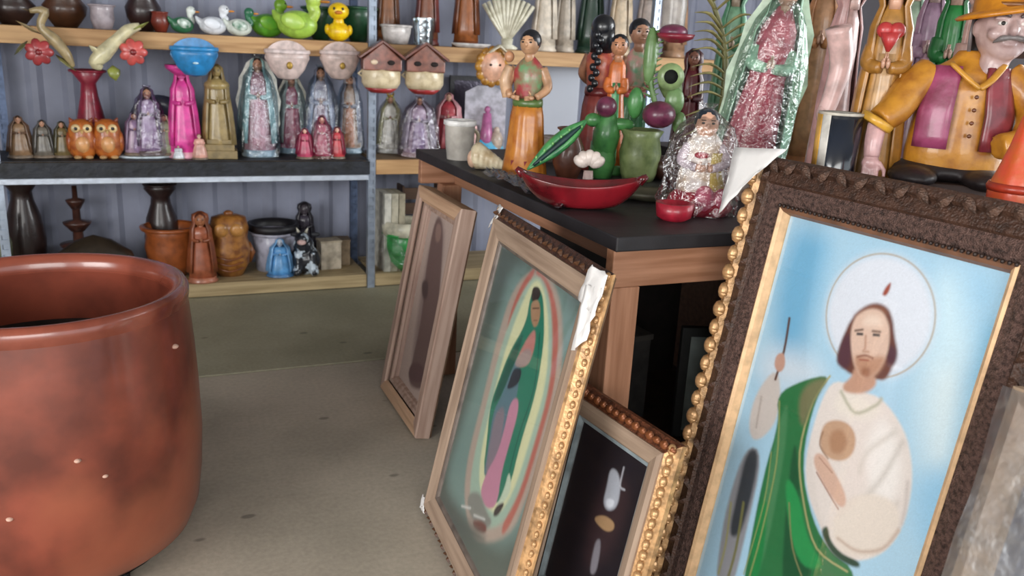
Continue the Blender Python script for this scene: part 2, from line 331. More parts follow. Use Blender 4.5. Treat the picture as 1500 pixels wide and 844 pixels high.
ART3 = [
 ('p','3b2a2e',0.03,0,[(0.302,0.432),(0.404,0.42),(0.389,0.223),(0.291,0.113),(0.262,0.282)]),
 ('p','b9bcc6',0.005,0,[(0.294,0.428),(0.324,0.436),(0.352,0.406),(0.361,0.348),(0.33,0.318),(0.301,0.329),(0.3,0.38)]),
 ('p','e3e6ee',0.004,0,[(0.309,0.348),(0.344,0.361),(0.345,0.339),(0.319,0.325)]),
 ('p','b4906a',0.004,0,[(0.281,0.277),(0.316,0.303),(0.364,0.308),(0.371,0.287),(0.343,0.266),(0.298,0.267)]),
 ('p','8f8a92',0.005,0,[(0.313,0.231),(0.335,0.238),(0.349,0.147),(0.323,0.129),(0.314,0.179)]),
 ('s','cfcfd6',0.004,0.004,[(0.345,0.453),(0.349,0.404),(0.369,0.402)]),
]
ART1 = [
 ('p','8f7b76',0.03,0,[(0.122,0.777),(0.327,0.821),(0.363,0.159),(0.208,0.097)]),
 ('p','6b5450',0.012,0,[(0.147,0.813),(0.246,0.823),(0.34,0.631),(0.392,0.451),(0.428,0.225),(0.389,0.139),(0.219,0.102),(0.214,0.184),(0.227,0.397),(0.161,0.583)]),
 ('p','8a6f66',0.008,0,[(0.175,0.789),(0.242,0.795),(0.263,0.729),(0.201,0.715)]),
 ('p','4f3d3c',0.012,0,[(0.137,0.535),(0.222,0.559),(0.248,0.486),(0.185,0.467)]),
 ('p','5d4444',0.01,0,[(0.202,0.201),(0.367,0.242),(0.387,0.169),(0.196,0.114)]),
]
# ---------------------------------------------------------------- the room
S=4.99                       # front line of the back shelving
def floor_mat(h,h2,name):
    m=mat(h,.75,0,.2,1.6,.0,0,h2).copy(); m.name=name; t=m.node_tree; N=t.nodes; L=t.links; b=N['Principled BSDF']
    ramp=[n for n in N if n.type=='VALTORGB'][0]; tc=[n for n in N if n.type=='TEX_COORD'][0]
    # worn fine grain and scattered dark chips
    n=N.new('ShaderNodeTexNoise'); n.inputs['Scale'].default_value=60; n.inputs['Detail'].default_value=8; L.new(tc.outputs['Object'],n.inputs[0])
    mr=N.new('ShaderNodeMapRange'); mr.inputs[1].default_value=.3; mr.inputs[2].default_value=.7; mr.inputs[3].default_value=.88; mr.inputs[4].default_value=1.06; L.new(n.outputs[0],mr.inputs[0])
    v=N.new('ShaderNodeTexVoronoi'); v.inputs['Scale'].default_value=3.4; mp=N.new('ShaderNodeMapping'); mp.inputs['Scale'].default_value=(1,1.8,1); L.new(tc.outputs['Object'],mp.inputs[0]); L.new(mp.outputs[0],v.inputs[0])
    m2=N.new('ShaderNodeMapRange'); m2.inputs[1].default_value=.06; m2.inputs[2].default_value=.09; m2.inputs[3].default_value=.55; m2.inputs[4].default_value=1; L.new(v.outputs['Distance'],m2.inputs[0])
    mm=N.new('ShaderNodeMath'); mm.operation='MULTIPLY'; L.new(mr.outputs[0],mm.inputs[0]); L.new(m2.outputs[0],mm.inputs[1])
    vm=N.new('ShaderNodeVectorMath'); vm.operation='SCALE'; L.new(ramp.outputs[0],vm.inputs[0]); L.new(mm.outputs[0],vm.inputs['Scale']); L.new(vm.outputs[0],b.inputs['Base Color'])
    bp=N.new('ShaderNodeBump'); bp.inputs['Strength'].default_value=.15; bp.inputs['Distance'].default_value=.004; L.new(n.outputs[0],bp.inputs['Height']); L.new(bp.outputs[0],b.inputs['Normal'])
    return m
fl=struct('floor',M().box((0,1,-.16),(14,14,.2)),mat('55524b',.9))
obj('concrete_slab',M().box((.5,-.618,-.03),(9,8.776,.06)),floor_mat('b6ab9b','9f9687','concrete_near'),fl,False,bev=.004)
obj('concrete_slab',M().box((.5,4.784,-.032),(9,2.0,.064)),floor_mat('9f9a84','8d8973','concrete_far'),fl,False,bev=.004,label='greener far slab past the joint')
wb=M(); n=300                         # ribbed sheet back wall
V=[];F=[]
for i in range(n+1):
    x=-4+i*9/n; k=i%6; y=5.56-(.016 if k in (2,3) else 0)
    V+=[(x,y,0),(x,y,2.9)]
for i in range(n): F.append((2*i,2*i+2,2*i+3,2*i+1))
wb.add(V,F); struct('wall_back',wb,mat('8f93a6',.55,0,.15,3,.03),solid=.003)
struct('wall_left',M().box((-4,3.4,1.45),(.1,4.3,2.9)),mat('77757a',.8,0,.08,3,0))  # stops short of the front so added light enters from the left
struct('wall_right',M().box((5,4.2,1.45),(.1,2.7,2.9)),mat('85838a',.8,0,.08,3,0))
struct('ceiling',M().box((.5,1.5,2.95),(9.1,8.2,.1)),mat('8d8a86',.8))
struct('trim_1',M().box((4.98,.6,2.78),(.14,4.6,.24)),wood('8a7256'))
struct('trim_2',M().box((.5,-2.55,2.78),(9,.14,.24)),wood('8a7256'))
# ---------------------------------------------------------------- shelving along the back wall
sh=thing('storage_shelf','long back wall shelving of pine rails on slotted steel posts','shelving',(0,S,0))
steel=mat('a9b4c4',.4,.6,.2,9,.02); dk=mat('15161c',.9)
def post(x,y,h=2.2,w=.042,ma=steel,lab=None):
    m=M(); nn=int(h/.052)
    m.box((x-w*.42,y,h/2),(w*.16,.004,h)); m.box((x+w*.42,y,h/2),(w*.16,.004,h)); m.box((x-w*.5,y+.02,h/2),(.003,.04,h))
    for i in range(nn+1): m.box((x,y,min(h-.01,i*.052+.008)),(w*.7,.004,.026))
    m.box((x,y+.008,h/2),(w*.7,.002,h))
    return obj('slotted_post',m,ma,sh,False,label=lab)
for x in (-.66,1.275,3.16): post(x,-.006)
for x in (-.66,1.275,3.16): post(x,.45,ma=mat('5c6b88',.5,.4),lab='shaded bluish rear post')  # same steel as the front posts, shade put into a darker, bluer colour
rail=wood('c39b6c','a87f54'); rail2=wood('b39e78','94805c')
def railp(x0,x1,z,h=.086,ma=rail,y=.022,lab=None): return obj('shelf_rail',M().box(((x0+x1)/2,y,z+h/2),(x1-x0,.038,h)),ma,sh,False,bev=.003,label=lab)
railp(-2.2,-.69,1.372); railp(-.63,1.25,1.372); railp(1.3,3.13,1.372); railp(3.19,4.6,1.372)
railp(1.3,3.13,.702); railp(3.19,4.6,.702)
railp(-.63,1.25,0.006,.078,rail2,lab='dusty low rail on the floor'); railp(1.3,3.13,.006,.078,rail2)
railp(-2.2,-.69,.006,.078,rail2)
def board(x0,x1,z,ma): return obj('shelf_board',M().box(((x0+x1)/2,.245,z),(x1-x0,.405,.018)),ma,sh,False)
for x0,x1 in ((-2.2,-.69),(-.63,1.25),(1.3,3.13),(3.19,4.6)):
    board(x0,x1,1.449,rail); board(x0,x1,.779,wood('8a7152')); board(x0,x1,.075,rail2)
m=M(); m.box((-.45,-.012,.745),(3.42,.008,.078),0,0); m.box((-.45,.2,.790),(3.42,.42,.004))
obj('black_shelf_cover',m,mat('1d2028',.6,0,.5,14,.4),sh,False,label='black cloth covering the middle left shelf')
obj('steel_lip',M().box((-.45,-.018,.689),(3.4,.022,.03)),mat('cfd8e6',.3,.3,.1),sh,False,bev=.003,label='bright white steel edge strip')
ZM,ZL,ZT=.793,.085,1.459
# ---------------------------------------------------------------- small shop pieces: builders
SK='c08f74'
def headp(par,c,r,skin,hair,style='short',hy=0):
    m=M(); m.ell(c,(r*.82,r*.9,r),14,10); m.ell((c[0],c[1]-r*.9,c[2]-r*.08),(r*.16,r*.22,r*.2),8,6)
    m.ell((c[0],c[1]-r*.72,c[2]-r*.45),(r*.3,r*.16,r*.1),8,5); m.tube([(c[0],c[1],c[2]-r*1.5),(c[0],c[1],c[2]-r*.6)],r*.42)
    hd=obj('head',m,skin,par)
    e=M()
    for s in (-1,1): e.ell((c[0]+s*r*.33,c[1]-r*.8,c[2]+r*.1),(r*.13,r*.09,r*.08),8,5); e.box((c[0]+s*r*.33,c[1]-r*.84,c[2]+r*.3),(r*.3,r*.1,r*.05))
    obj('eyes',e,mat('1c1514',.4),hd)
    if hair:
        m=M()
        if style=='bun': m.ell((c[0],c[1]+r*.15,c[2]+r*.22),(r*.92,r*.95,r*.95)); m.ell((c[0],c[1]+r*.9,c[2]+r*.3),(r*.4,r*.4,r*.4))
        elif style=='long': m.ell((c[0],c[1]+r*.2,c[2]+r*.2),(r*.95,r*.95,r*.98)); m.lathe([(r*.9,-r*1.8),(r*1.0,-r*.6),(r*.95,r*.2)],14,1,.75,(c[0],c[1]+r*.25,c[2]),a0=-.35,a1=PI+.35,caps=False)
        else: m.ell((c[0],c[1]+r*.16,c[2]+r*.2),(r*.9,r*.92,r*.93))
        obj('hair',m,hair,par,solid=.002 if style=='long' else 0)
    return hd
def hands(par,z,y,s,skin,robe,w):
    for q in (-1,1):
        ctube(mm:=M(),[(q*w*.85,0.01*q*0,z+s*1.9),(q*w*1.0,y*.35,z+s*.4),(q*w*.25,y*.95,z+s*.1)],[s*.75,s*.72,s*.5],8)
        obj('sleeve',mm,robe,par)
    m=M()
    for q in (-1,1):
        m.ell((q*s*.2,y*1.0,z+s*.5),(s*.2,s*.28,s*.45))
        for k in range(4): m.tube([(q*s*.1,y*1.0-s*.16+k*s*.11,z+s*.7),(q*s*.07,y*1.0-s*.16+k*s*.11,z+s*(1.45-.1*abs(k-1.4)))],s*.08,6)
        m.tube([(q*s*.2,y*1.0-s*.1,z+s*.5),(q*s*.16,y*1.0-s*.32,z+s*.95)],s*.085,6)
    obj('hands',m,skin,par)
def wrap(par,h,w,zt=1.06,tint='f4fbff',neck=True,fac=.16,seed=1):
    r=random.Random(seed); m=M(); n=22; V=[];F=[]; pr=[(.62,0),(.66,.12),(.62,.3),(.6,.5),(.54,.7),(.42,.86),(.2,.97),(.07,1.02),(.16,1.08)] if neck else [(.62,0),(.64,.2),(.6,.5),(.55,.8),(.4,1.0)]
    for rr,z in pr:
        for i in range(n):
            a=2*PI*i/n; q=w*rr*(1+r.uniform(-.09,.09)); V.append((q*math.cos(a),q*.8*math.sin(a),z*h*zt/1.06+r.uniform(-.01,.01)*h*(z>0)+.003))
    for j in range(len(pr)-1):
        for i in range(n):
            b=(i+1)%n; F.append((j*n+i,j*n+b,(j+1)*n+b,(j+1)*n+i))
    m.add(V,F); obj('cellophane_wrap',m,clear(tint,.14,fac,.8,40),par,False)
def robed(name,label,cat,P,h,w,robe,mantle,skin=SK,hair='3a251c',base='7a6a5a',rz=None,cello=None,crown=None,mandorla=None,panel=None,hz=1,group=None,style='short',arms=True,hat=None,seed=1,op=.85):
    o=thing(name,label,cat,P,face(P) if rz is None else rz,group)
    s=h; hr=s*.065*hz; g=glaze; bh=s*.07
    m=M(); m.lathe([(w*.5,0),(w*.52,bh*.3),(w*.46,bh*.6),(w*.47,bh)],18,1,.8); obj('base',m,g(base),o)
    top=s-2.1*hr
    m=M(); m.lathe([(w*.44,bh*.9),(w*.42,s*.2),(w*.34,s*.42),(w*.27,s*.56),(w*.29,s*.68),(w*.26,s*.78),(w*.1,top)],26,1,.7,fold=.06,nf=9); obj('robe',m,g(robe),o)
    if panel: m=M(); m.lathe([(w*.465,bh*1.2),(w*.44,s*.2),(w*.36,s*.42),(w*.29,s*.56),(w*.305,s*.66)],8,1,.7,a0=-PI/2-.45,a1=-PI/2+.45,caps=False,fold=.05,nf=9); obj('robe_panel',m,g(panel),o,solid=.003)
    if mantle:
        m=M(); m.lathe([(w*.5,s*.14),(w*.47,s*.3),(w*.42,s*.5),(w*.36,s*.66),(w*.35,s*.76),(w*.24,s*.84),(hr*1.15,s*.9),(hr*1.05,s*.96),(hr*.3,s*1.0)],28,1,.78,(0,.004,0),fold=.05,nf=8,a0=-op,a1=PI+op,caps=False)
        obj('mantle',m,g(mantle),o,solid=.004)
    headp(o,(0,-hr*.1,s-hr*1.15),hr,g(skin),g(hair) if hair else None,style)
    if arms: hands(o,s*.6,-w*.3,s*.045,g(skin),g(mantle or robe),w*.28)
    if crown:
        m=M(); m.lathe([(hr*.7,0),(hr*.85,hr*.5)],12,c=(0,0,s-hr*.35),caps=False)
        for i in range(8): a=i*PI/4; m.tube([(hr*.8*math.cos(a),hr*.8*math.sin(a),s),(hr*.95*math.cos(a),hr*.95*math.sin(a),s+hr*.9)],[hr*.14,.001],5)
        obj('crown',m,mat(crown,.3,.8),o,solid=.002)
    if hat:
        m=M(); m.lathe([(hr*2,0),(hr*1.9,hr*.12),(hr*.9,hr*.1),(hr*.75,hr*.8),(hr*.3,hr*1.0)],18,c=(0,0,s-hr*.5)); obj('hat',m,g(hat),o)
    if mandorla:
        m=M(); n=26; pts=[(w*.62*math.sin(2*PI*i/n)*(1+.05*(-1)**i),s*.5+s*.5*math.cos(2*PI*i/n)) for i in range(n)]; m.prism(pts,w*.3,w*.38); obj('ray_panel',m,g(mandorla),o,False)
    if cello: wrap(o,h,w*.93,1.0,cello,seed=seed)
    return o
def duck(label,P,L,h,body,head,rz,beak='d98a2b',neck=.5,group='glazed ducks on the top shelf',cat='duck ornament',tail=True):
    o=thing('duck_figurine',label,cat,P,rz,group); m=M()
    m.ell((0,0,h*.3),(L*.45,L*.27,h*.3),16,10)
    ctube(m,[(-L*.28,0,h*.35),(-L*.45,0,h*.45),(-L*.55,0,h*.6)],[L*.16,L*.1,L*.02])
    obj('body',m,glaze(body),o,remesh=L*.03)
    m=M(); hr=h*.17; ctube(m,[(L*.25,0,h*.35),(L*.42,0,h*(.35+.25*neck)),(L*.3,0,h*.66),(L*.34,0,h*.8)],[hr*.9,hr*.6,hr*.55,hr*.7]); m.ell((L*.36,0,h*.83),(hr*1.05,hr*.85,hr)); hd=obj('head',m,glaze(head),o,remesh=L*.025)
    m=M(); m.ell((L*.36+hr*1.3,0,h*.8),(hr*.8,hr*.45,hr*.2)); obj('beak',m,glaze(beak),hd)
    e=M(); [e.ell((L*.36+hr*.5,q*hr*.68,h*.87),(hr*.15,hr*.15,hr*.15),6,5) for q in (-1,1)]; obj('eyes',e,mat('14110f',.3),hd)
    for q in (-1,1): m=M(); m.ell((-L*.05,q*L*.24,h*.36),(L*.28,L*.05,h*.17),12,8,Matrix.Rotation(.25,3,'Y')); obj('wing',m,glaze(body,head),o)
    return o
def vase(name,label,cat,P,prof,h,col,rz=0,metal=0,n=26,group=None,inner='1a1310',sx=1,sy=1,rough=.4):
    o=thing(name,label,cat,P,rz,group); m=M(); p=[(r,z) for r,z in prof]; t=p[-1][0]*.12+.003
    q=[(max(.004,r-t),z) for r,z in p[::-1][:max(2,len(p)//2+1)]]
    m.lathe([(.001,0)]+p+[(p[-1][0]-t*.5,p[-1][1]+t*.4)]+q+[(.001,q[-1][1])],n,sx,sy,caps=False); obj('body',m,glaze(col) if rough<.5 else mat(col,rough),o)
    m=M(); rr,zz=p[-1]; m.lathe([(rr-t,zz-t*.6),(rr+t*.5,zz-t*.5),(rr+t*.7,zz+t*.3),(rr-t*.4,zz+t*.6),(rr-t,zz-t*.6)],n,sx,sy,caps=False); obj('rim',m,glaze(col),o)
    return o
# ---------------------------------------------------------------- big clay pot, front left
pot=thing('clay_pot','very large burnished red clay pot at the front left','pot',(-.27,2.53,0),0)
rnd=random.Random(3)
pm=mat('84402f',.36,0,.28,5,.12,.35,'5c2a1f')
t=pm.node_tree; nn=t.nodes.new('ShaderNodeTexNoise'); nn.inputs['Scale'].default_value=2.2; nn.inputs['Detail'].default_value=4
R=[x for x in t.nodes if x.type=='VALTORGB'][0]; B=t.nodes['Principled BSDF']; tcx=[x for x in t.nodes if x.type=='TEX_COORD'][0]
t.links.new(tcx.outputs['Object'],nn.inputs[0]); mx=t.nodes.new('ShaderNodeMix'); mx.data_type='RGBA'
r2=t.nodes.new('ShaderNodeMapRange'); r2.inputs[1].default_value=.48; r2.inputs[2].default_value=.7; r2.inputs[4].default_value=.75; t.links.new(nn.outputs[0],r2.inputs[0])
t.links.new(r2.outputs[0],mx.inputs[0]); t.links.new(R.outputs[0],mx.inputs[6]); mx.inputs[7].default_value=(*lin('a25c40'),1); t.links.new(mx.outputs[2],B.inputs['Base Color'])
m=M(); m.lathe([(.001,.05),(.32,.05),(.355,.08),(.38,.145),(.392,.24),(.398,.36),(.395,.5),(.389,.62),(.381,.72),(.378,.76)],72,caps=False)
obj('body',m,pm,pot)
m=M(); m.lathe([(.333,.76),(.341,.66),(.342,.6)],72,caps=False); obj('inner_wall',m,pm,pot)
m=M(); m.lathe([(.342,.6),(.345,.3),(.30,.1),(.001,.09)],72,caps=False); obj('shade_painted_inside',m,mat('2a1a16',.85,0,.3,8,.1),pot,label='lower inside with shade in its colour')  # shade deep in the pot, put into a near-black colour
m=M(); m.lathe([(.378,.755),(.382,.775),(.381,.79),(.374,.803),(.36,.806),(.342,.797),(.334,.78),(.333,.755)],72,caps=False); obj('rim',m,mat('904a38',.26,0,.28,5,.1,.6,'6a3224'),pot)
m=M()
for a,z,s in ((-.55,.67,.011),(-1.35,.46,.009),(-1.2,.4,.008),(-1.75,.33,.009),(-2.0,.56,.008)):
    r=.3955 if z<.6 else .385; m=M(); m.ell((r*math.cos(a),r*math.sin(a),z),(s,s,s*.6),8,5); obj('lime_fleck',m,mat('c9a290',.8),pot)
st=thing('pot_stand','low black iron ring stand under the large clay pot','stand',(-.27,2.53,0)); m=M(); m.lathe([(.27,.03),(.3,.03),(.3,.048),(.27,.048),(.27,.03)],40,caps=False); obj('ring',m,mat('17171a',.5,.4),st)
for k in range(4): a=k*PI/2+.6; obj('leg',M().box((.285*math.cos(a),.285*math.sin(a),.015),(.03,.03,.031)),mat('17171a',.5,.4),st)
# ---------------------------------------------------------------- the black-topped table
tb=thing('display_table','pine framed display table with a black top behind the leaning pictures','table',(1.115,1.85,0)); tw=wood('b07f62','946549'); TZ=1.035
X1,Y1=.95,1.75
obj('tabletop',M().box((X1/2,Y1/2,1.015),(X1,Y1,.04)),mat('221f22',.55,0,.3,8,.1),tb,False,bev=.004)
twz=wood('b07f62','946549',2)
for x,y in ((.058,.07),(X1-.06,.07),(.14,Y1-.06),(X1-.06,Y1-.06)): obj('leg',M().box((x,y,.445),(.086,.086,.89)),twz,tb,False,bev=.004)
obj('apron',M().box((X1/2,.045,.943),(X1-.02,.04,.105)),tw,tb,False,bev=.004); obj('apron',M().box((X1/2,Y1-.03,.943),(X1-.02,.04,.105)),tw,tb,False,bev=.004)
obj('apron',M().box((.18,Y1/2,.943),(.04,Y1-.14,.105)),wood('b07f62','946549',1),tb,False)
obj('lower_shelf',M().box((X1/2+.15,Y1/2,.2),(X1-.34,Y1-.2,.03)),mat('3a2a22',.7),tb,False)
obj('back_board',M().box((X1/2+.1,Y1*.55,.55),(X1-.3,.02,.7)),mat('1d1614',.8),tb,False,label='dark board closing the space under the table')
# what is kept under it
o=thing('framed_picture','small dark framed glass leaning under the table','picture',(1.78,2.2,.217),-.35); 
obj('frame',M().box((0,0,.2),(.3,.03,.4)),mat('20201f',.5),o,False,bev=.004); obj('glass_pane',M().box((0,-.018,.2),(.24,.004,.34)),mat('8c9794',.2,0,.4,5,.0,.5),o,False)
o=thing('storage_box','dark cardboard box under the table beside the glass','box',(1.52,2.5,.217),.1); obj('body',M().box((0,0,.15),(.2,.2,.3)),mat('33302e',.7),o,False,bev=.003); obj('lid',M().box((0,0,.31),(.21,.21,.02)),mat('3f3a36',.7),o,False)
o=thing('plastic_crate','blue slatted plastic crate standing behind the narrow wooden picture','crate',(1.26,2.62,0)); bl=mat('5b7f9c',.5)
for x in (-.11,.11):
    for y in (-.11,.11): obj('corner_post',M().box((x,y,.4),(.025,.025,.8)),bl,o,False)
for k in range(8):
    z=.05+k*.1
    for x,y,dx,dy in ((0,-.112,.2,.008),(0,.112,.2,.008),(-.112,0,.008,.2),(.112,0,.008,.2)): obj('slat',M().box((x,y,z),(dx,dy,.05)),bl,o,False)
# counter behind the large picture
cb=thing('display_counter','plain counter carrying the large statues behind the biggest picture','counter',(1.57,.55,0)); CZ=1.1
obj('countertop',M().box((.665,.62,1.08),(1.33,1.24,.04)),mat('2a2425',.6),cb,False,bev=.004); obj('cabinet_body',M().box((.68,.62,.53),(1.24,1.18,1.06)),wood('6b4c3a'),cb,False)
cb2=thing('display_counter','second counter farther back beside the black-topped table','counter',(2.12,1.86,0))
obj('countertop',M().box((.6,.75,1.08),(1.2,1.5,.04)),mat('2a2425',.6),cb2,False,bev=.004); obj('cabinet_body',M().box((.6,.75,.53),(1.14,1.44,1.06)),wood('6b4c3a'),cb2,False)
# ---------------------------------------------------------------- framed pictures leaning in the aisle
def frame_root(name,label,X,Y,yaw,lean,back):
    u=Vector((math.cos(yaw),math.sin(yaw),0)); n=Vector((-math.sin(yaw),math.cos(yaw),0)); v=Vector((0,0,1))*math.cos(lean)+n*math.sin(lean); b=v.cross(u)
    o=thing(name,label,'picture frame',(0,0,0)); z=back*math.sin(lean)+.002
    o.matrix_world=Matrix(((u.x,b.x,v.x,X),(u.y,b.y,v.y,Y),(u.z,b.z,v.z,z),(0,0,0,1))); return o
def mitre(par,name,w,h,i,prof,mats,bev=0,labels=None,skip=()):
    """four mitred lengths; prof = (inset, height towards the viewer)"""
    k=len(prof)
    for s,(a,b) in enumerate((((0,0),(1,0)),((1,0),(1,1)),((1,1),(0,1)),((0,1),(0,0)))):
        V=[]
        for c in (a,b):
            for (t,y) in prof:
                q=i+t; V.append((q if c[0]==0 else w-q,-y,q if c[1]==0 else h-q))
        F=[(j,k+j,k+j+1,j+1) for j in range(k-1)]+[(k-1,2*k-1,k,0)]+[tuple(range(k-1,-1,-1)),tuple(range(k,2*k))]
        ma=mats[s] if isinstance(mats,(list,tuple)) else mats
        obj(name,M().add(V,F),ma,par,False,label=labels[s] if labels else None)
def shared(name,me,par,loc,rot=(0,0,0),sc_=(1,1,1)):
    o=bpy.data.objects.new(name,me); COL.objects.link(o); o.parent=par; o.location=loc; o.rotation_euler=rot; o.scale=sc_; return o
def beads(par,w,h,inset,y,step,size,ma_v,ma_h,sides=(0,1,2,3),name='bead'):
    meshes=[]
    for ma in (ma_h,ma_v):
        m=M(); m.ell((0,0,0),(size*.56,size*.36,size*.34),10,6); m.ell((size*.2,-size*.12,size*.1),(size*.2,size*.26,size*.3),8,5); me=bpy.data.meshes.new(name); me.from_pydata(m.v,[],m.f); me.materials.append(ma); me.polygons.foreach_set('use_smooth',[True]*len(me.polygons)); meshes.append(me)
    for s in sides:
        L=(w if s%2==0 else h)-2*inset; k=int(L/step)
        for q in range(k+1):
            t=inset+L*q/k
            loc={0:(t,-y,inset),2:(t,-y,h-inset),1:(w-inset,-y,t),3:(inset,-y,t)}[s]
            shared(name,meshes[s%2],par,loc,(0,PI/2*(s%2),0),(1,1,1+.25*(q%2)))
def leaves(par,w,h,inset,y,step,size,ma,sides=(2,)):
    m=M(); V=[];F=[]
    P=[(0,-.5),(.34,-.25),(.4,0),(.22,.3),(0,.55),(-.22,.3),(-.4,0),(-.34,-.25)]
    V=[(x*size*.7,-.001,z*size) for x,z in P]+[(0,-.012,0),(0,-.008,size*.3),(0,-.008,-size*.3)]
    F=[(0,1,10),(1,2,8),(1,8,10),(2,3,8),(3,9,8),(3,4,9),(4,5,9),(5,8,9),(5,6,8),(6,7,8),(7,10,8),(7,0,10)]
    me=bpy.data.meshes.new('carved_leaf'); me.from_pydata(V,[],F); me.materials.append(ma)
    for s in sides:
        L=(w if s%2==0 else h)-2*inset; k=int(L/step)
        for q in range(k+1):
            t=inset+L*q/k
            loc={0:(t,-y,inset),2:(t,-y,h-inset),1:(w-inset,-y,t),3:(inset,-y,t)}[s]
            shared('carved_leaf',me,par,loc,(0,PI/2*(s%2)+PI/2+(.7 if q%2 else -.7),0))
def crumple(par,name,P,seed,ma,label=None,amp=.006,solid=.0012,n=7):
    """folded scrap spanning a quad of four corner points"""
    r=random.Random(seed); A,B,C_,D=[Vector(p) for p in P]; V=[];F=[]
    nn=(B-A).cross(D-A).normalized()
    for j in range(n):
        for i in range(n):
            s_,t_=i/(n-1),j/(n-1); p=(A*(1-s_)+B*s_)*(1-t_)+(D*(1-s_)+C_*s_)*t_
            V.append(p+nn*r.uniform(-amp,amp)+Vector((r.uniform(-1,1),r.uniform(-.3,.3),r.uniform(-1,1)))*amp*.5)
    for j in range(n-1):
        for i in range(n-1): F.append((j*n+i,j*n+i+1,(j+1)*n+i+1,(j+1)*n+i))
    return obj(name,M().add(V,F),ma,par,True,solid=solid,label=label)
white=mat('e9e6e4',.55,0,.06,10,.1)
gold=mat('cfa272',.32,.4,.35,40,.12); gold2=mat('bd9468',.38,.3,.35,40,.2); brown=mat('5d4336',.55,0,.35,70,.7); brownt=mat('4b3226',.5,0,.3,60,.5)
lip=mat('dcb489',.5,.15,.15,30,.1); pebb=mat('6a5048',.55,0,.5,110,1.0,0,'3b2a25'); backm=mat('6b513b',.8)
def glass(par,x0,x1,z0,z1,y):
    obj('glass_pane',M().box(((x0+x1)/2,y,(z0+z1)/2),(x1-x0,.002,z1-z0)),clear('ffffff',.03,.03,0),par,False)
# 4 the biggest
w,h=.832,1.271
f4=frame_root('picture_frame','biggest ornate brown frame, print of a haloed bearded man in white and green',1.279,1.739,-1.486,.163,.0)
obj('back_board',M().box((w/2,.004,h/2),(w-.02,.012,h-.02)),backm,f4,False)
mitre(f4,'molding',w,h,0,[(0,0),(0,.03),(.006,.042),(.02,.046),(.03,.034)],[brown,gold2,brownt,gold2])  # gold sides, brown top and bottom: lit and unlit gilding set by colour
mitre(f4,'carved_band',w,h,.03,[(0,0),(0,.034),(.03,.042),(.036,.034)],brownt)
mitre(f4,'textured_band',w,h,.066,[(0,0),(0,.034),(.02,.037),(.045,.03)],pebb)
mitre(f4,'inner_lip',w,h,.111,[(0,0),(0,.031),(.006,.035),(.014,.03),(.0215,.012),(.0215,0)],[lip,lip,mat('7a5540',.5),lip])  # top lip browner: the weaker light there is put into its colour
beads(f4,w,h,.010,.044,.050,.042,gold,gold2,(1,3)); leaves(f4,w,h,.022,.047,.05,.045,brown,(2,0)); leaves(f4,w,h,.05,.042,.055,.036,brownt,(0,1,3))
m=M(); L=w-.23; k=44
for q in range(k): m.ell((.115+L*q/(k-1),-.036,h-.112),(.005,.005,.005),6,4)
obj('bead_string',m,mat('2e1f19',.5),f4,kind='stuff')
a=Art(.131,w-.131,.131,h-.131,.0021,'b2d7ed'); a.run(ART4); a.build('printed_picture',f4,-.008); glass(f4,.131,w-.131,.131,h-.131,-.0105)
crumple(f4,'corner_wrap',[(-.045,-.074,h-.17),(-.045,-.074,h+.005),(.125,-.070,h+.022),(.05,-.074,h-.05)],1,white,'folded white foam sheet on the top corner',.003)
crumple(f4,'corner_wrap',[(-.045,-.074,h-.15),(-.02,.01,h-.06),(-.02,.012,h+.008),(-.045,-.074,h+.0)],2,white,'side flap of white foam sheet',.002)
# 5 at the right edge, only its wrapped left side shows
f5=frame_root('picture_frame','shrink-wrapped picture frame at the lower right edge, nearest the camera',1.18,.86,-1.45,.17,.0)
obj('back_board',M().box((.3,.004,.5),(.58,.012,.98)),backm,f5,False); mitre(f5,'molding',.6,1.0,0,[(0,0),(0,.03),(.02,.04),(.05,.03),(.06,.02),(.06,0)],mat('b99f86',.4,.1)); mitre(f5,'textured_band',.6,1.0,.06,[(0,0),(0,.02),(.03,.025),(.04,.01),(.04,0)],mat('8d8f9a',.3,.3))
a=Art(.1,.5,.1,.9,.02,'9aa4b4'); a.build('printed_picture',f5,-.006); crumple(f5,'shrink_wrap',[(-.006,-.05,-.0),(.6,-.05,-.0),(.6,-.05,1.0),(-.006,-.05,1.0)],5,clear('f4f6fa',.3,.34,.35,14),None,.007,0,16)
# 2 the middle one
w,h=.785,1.032
f2=frame_root('picture_frame','gold-beaded frame with a teal cloaked woman in a glowing oval halo',.811,2.392,-1.637,.203,.0)
lin2=wood('a78f7b','8b7462',2); lin2h=wood('a78f7b','8b7462',0)
obj('back_board',M().box((w/2,.004,h/2),(w-.02,.012,h-.02)),backm,f2,False)
mitre(f2,'molding',w,h,0,[(0,0),(0,.006),(.010,.014),(.022,.024),(.03,.028)],[brown,gold,mat('4a2c1e',.45,0,.4,60,.5),gold])  # highlight on the gilding kept as gold sides, its unlit top as brown
mitre(f2,'wood_liner',w,h,.03,[(0,0),(0,.033),(.012,.036),(.022,.032),(.05,.027),(.058,.022)],[lin2h,lin2,lin2h,lin2])
mitre(f2,'inner_lip',w,h,.088,[(0,0),(0,.021),(.008,.017),(.012,.012),(.012,0)],mat('6d6159',.5))
beads(f2,w,h,.008,.014,.026,.018,gold,gold2,(1,3)); leaves(f2,w,h,.016,.022,.034,.024,mat('54341f',.45),(0,2))
a=Art(.1,w-.1,.1,h-.1,.0026,'59665f'); a.run(ART2); a.build('printed_picture',f2,-.012); glass(f2,.1,w-.1,.1,h-.1,-.0145)
crumple(f2,'corner_wrap',[(w-.075,-0.040,h-.085),(w+.012,-0.032,h-.10),(w+.02,-.03,h+.0),(w-0.042,-0.044,h+.006)],3,white,'white foam corner sheet hanging over the top right',.004)
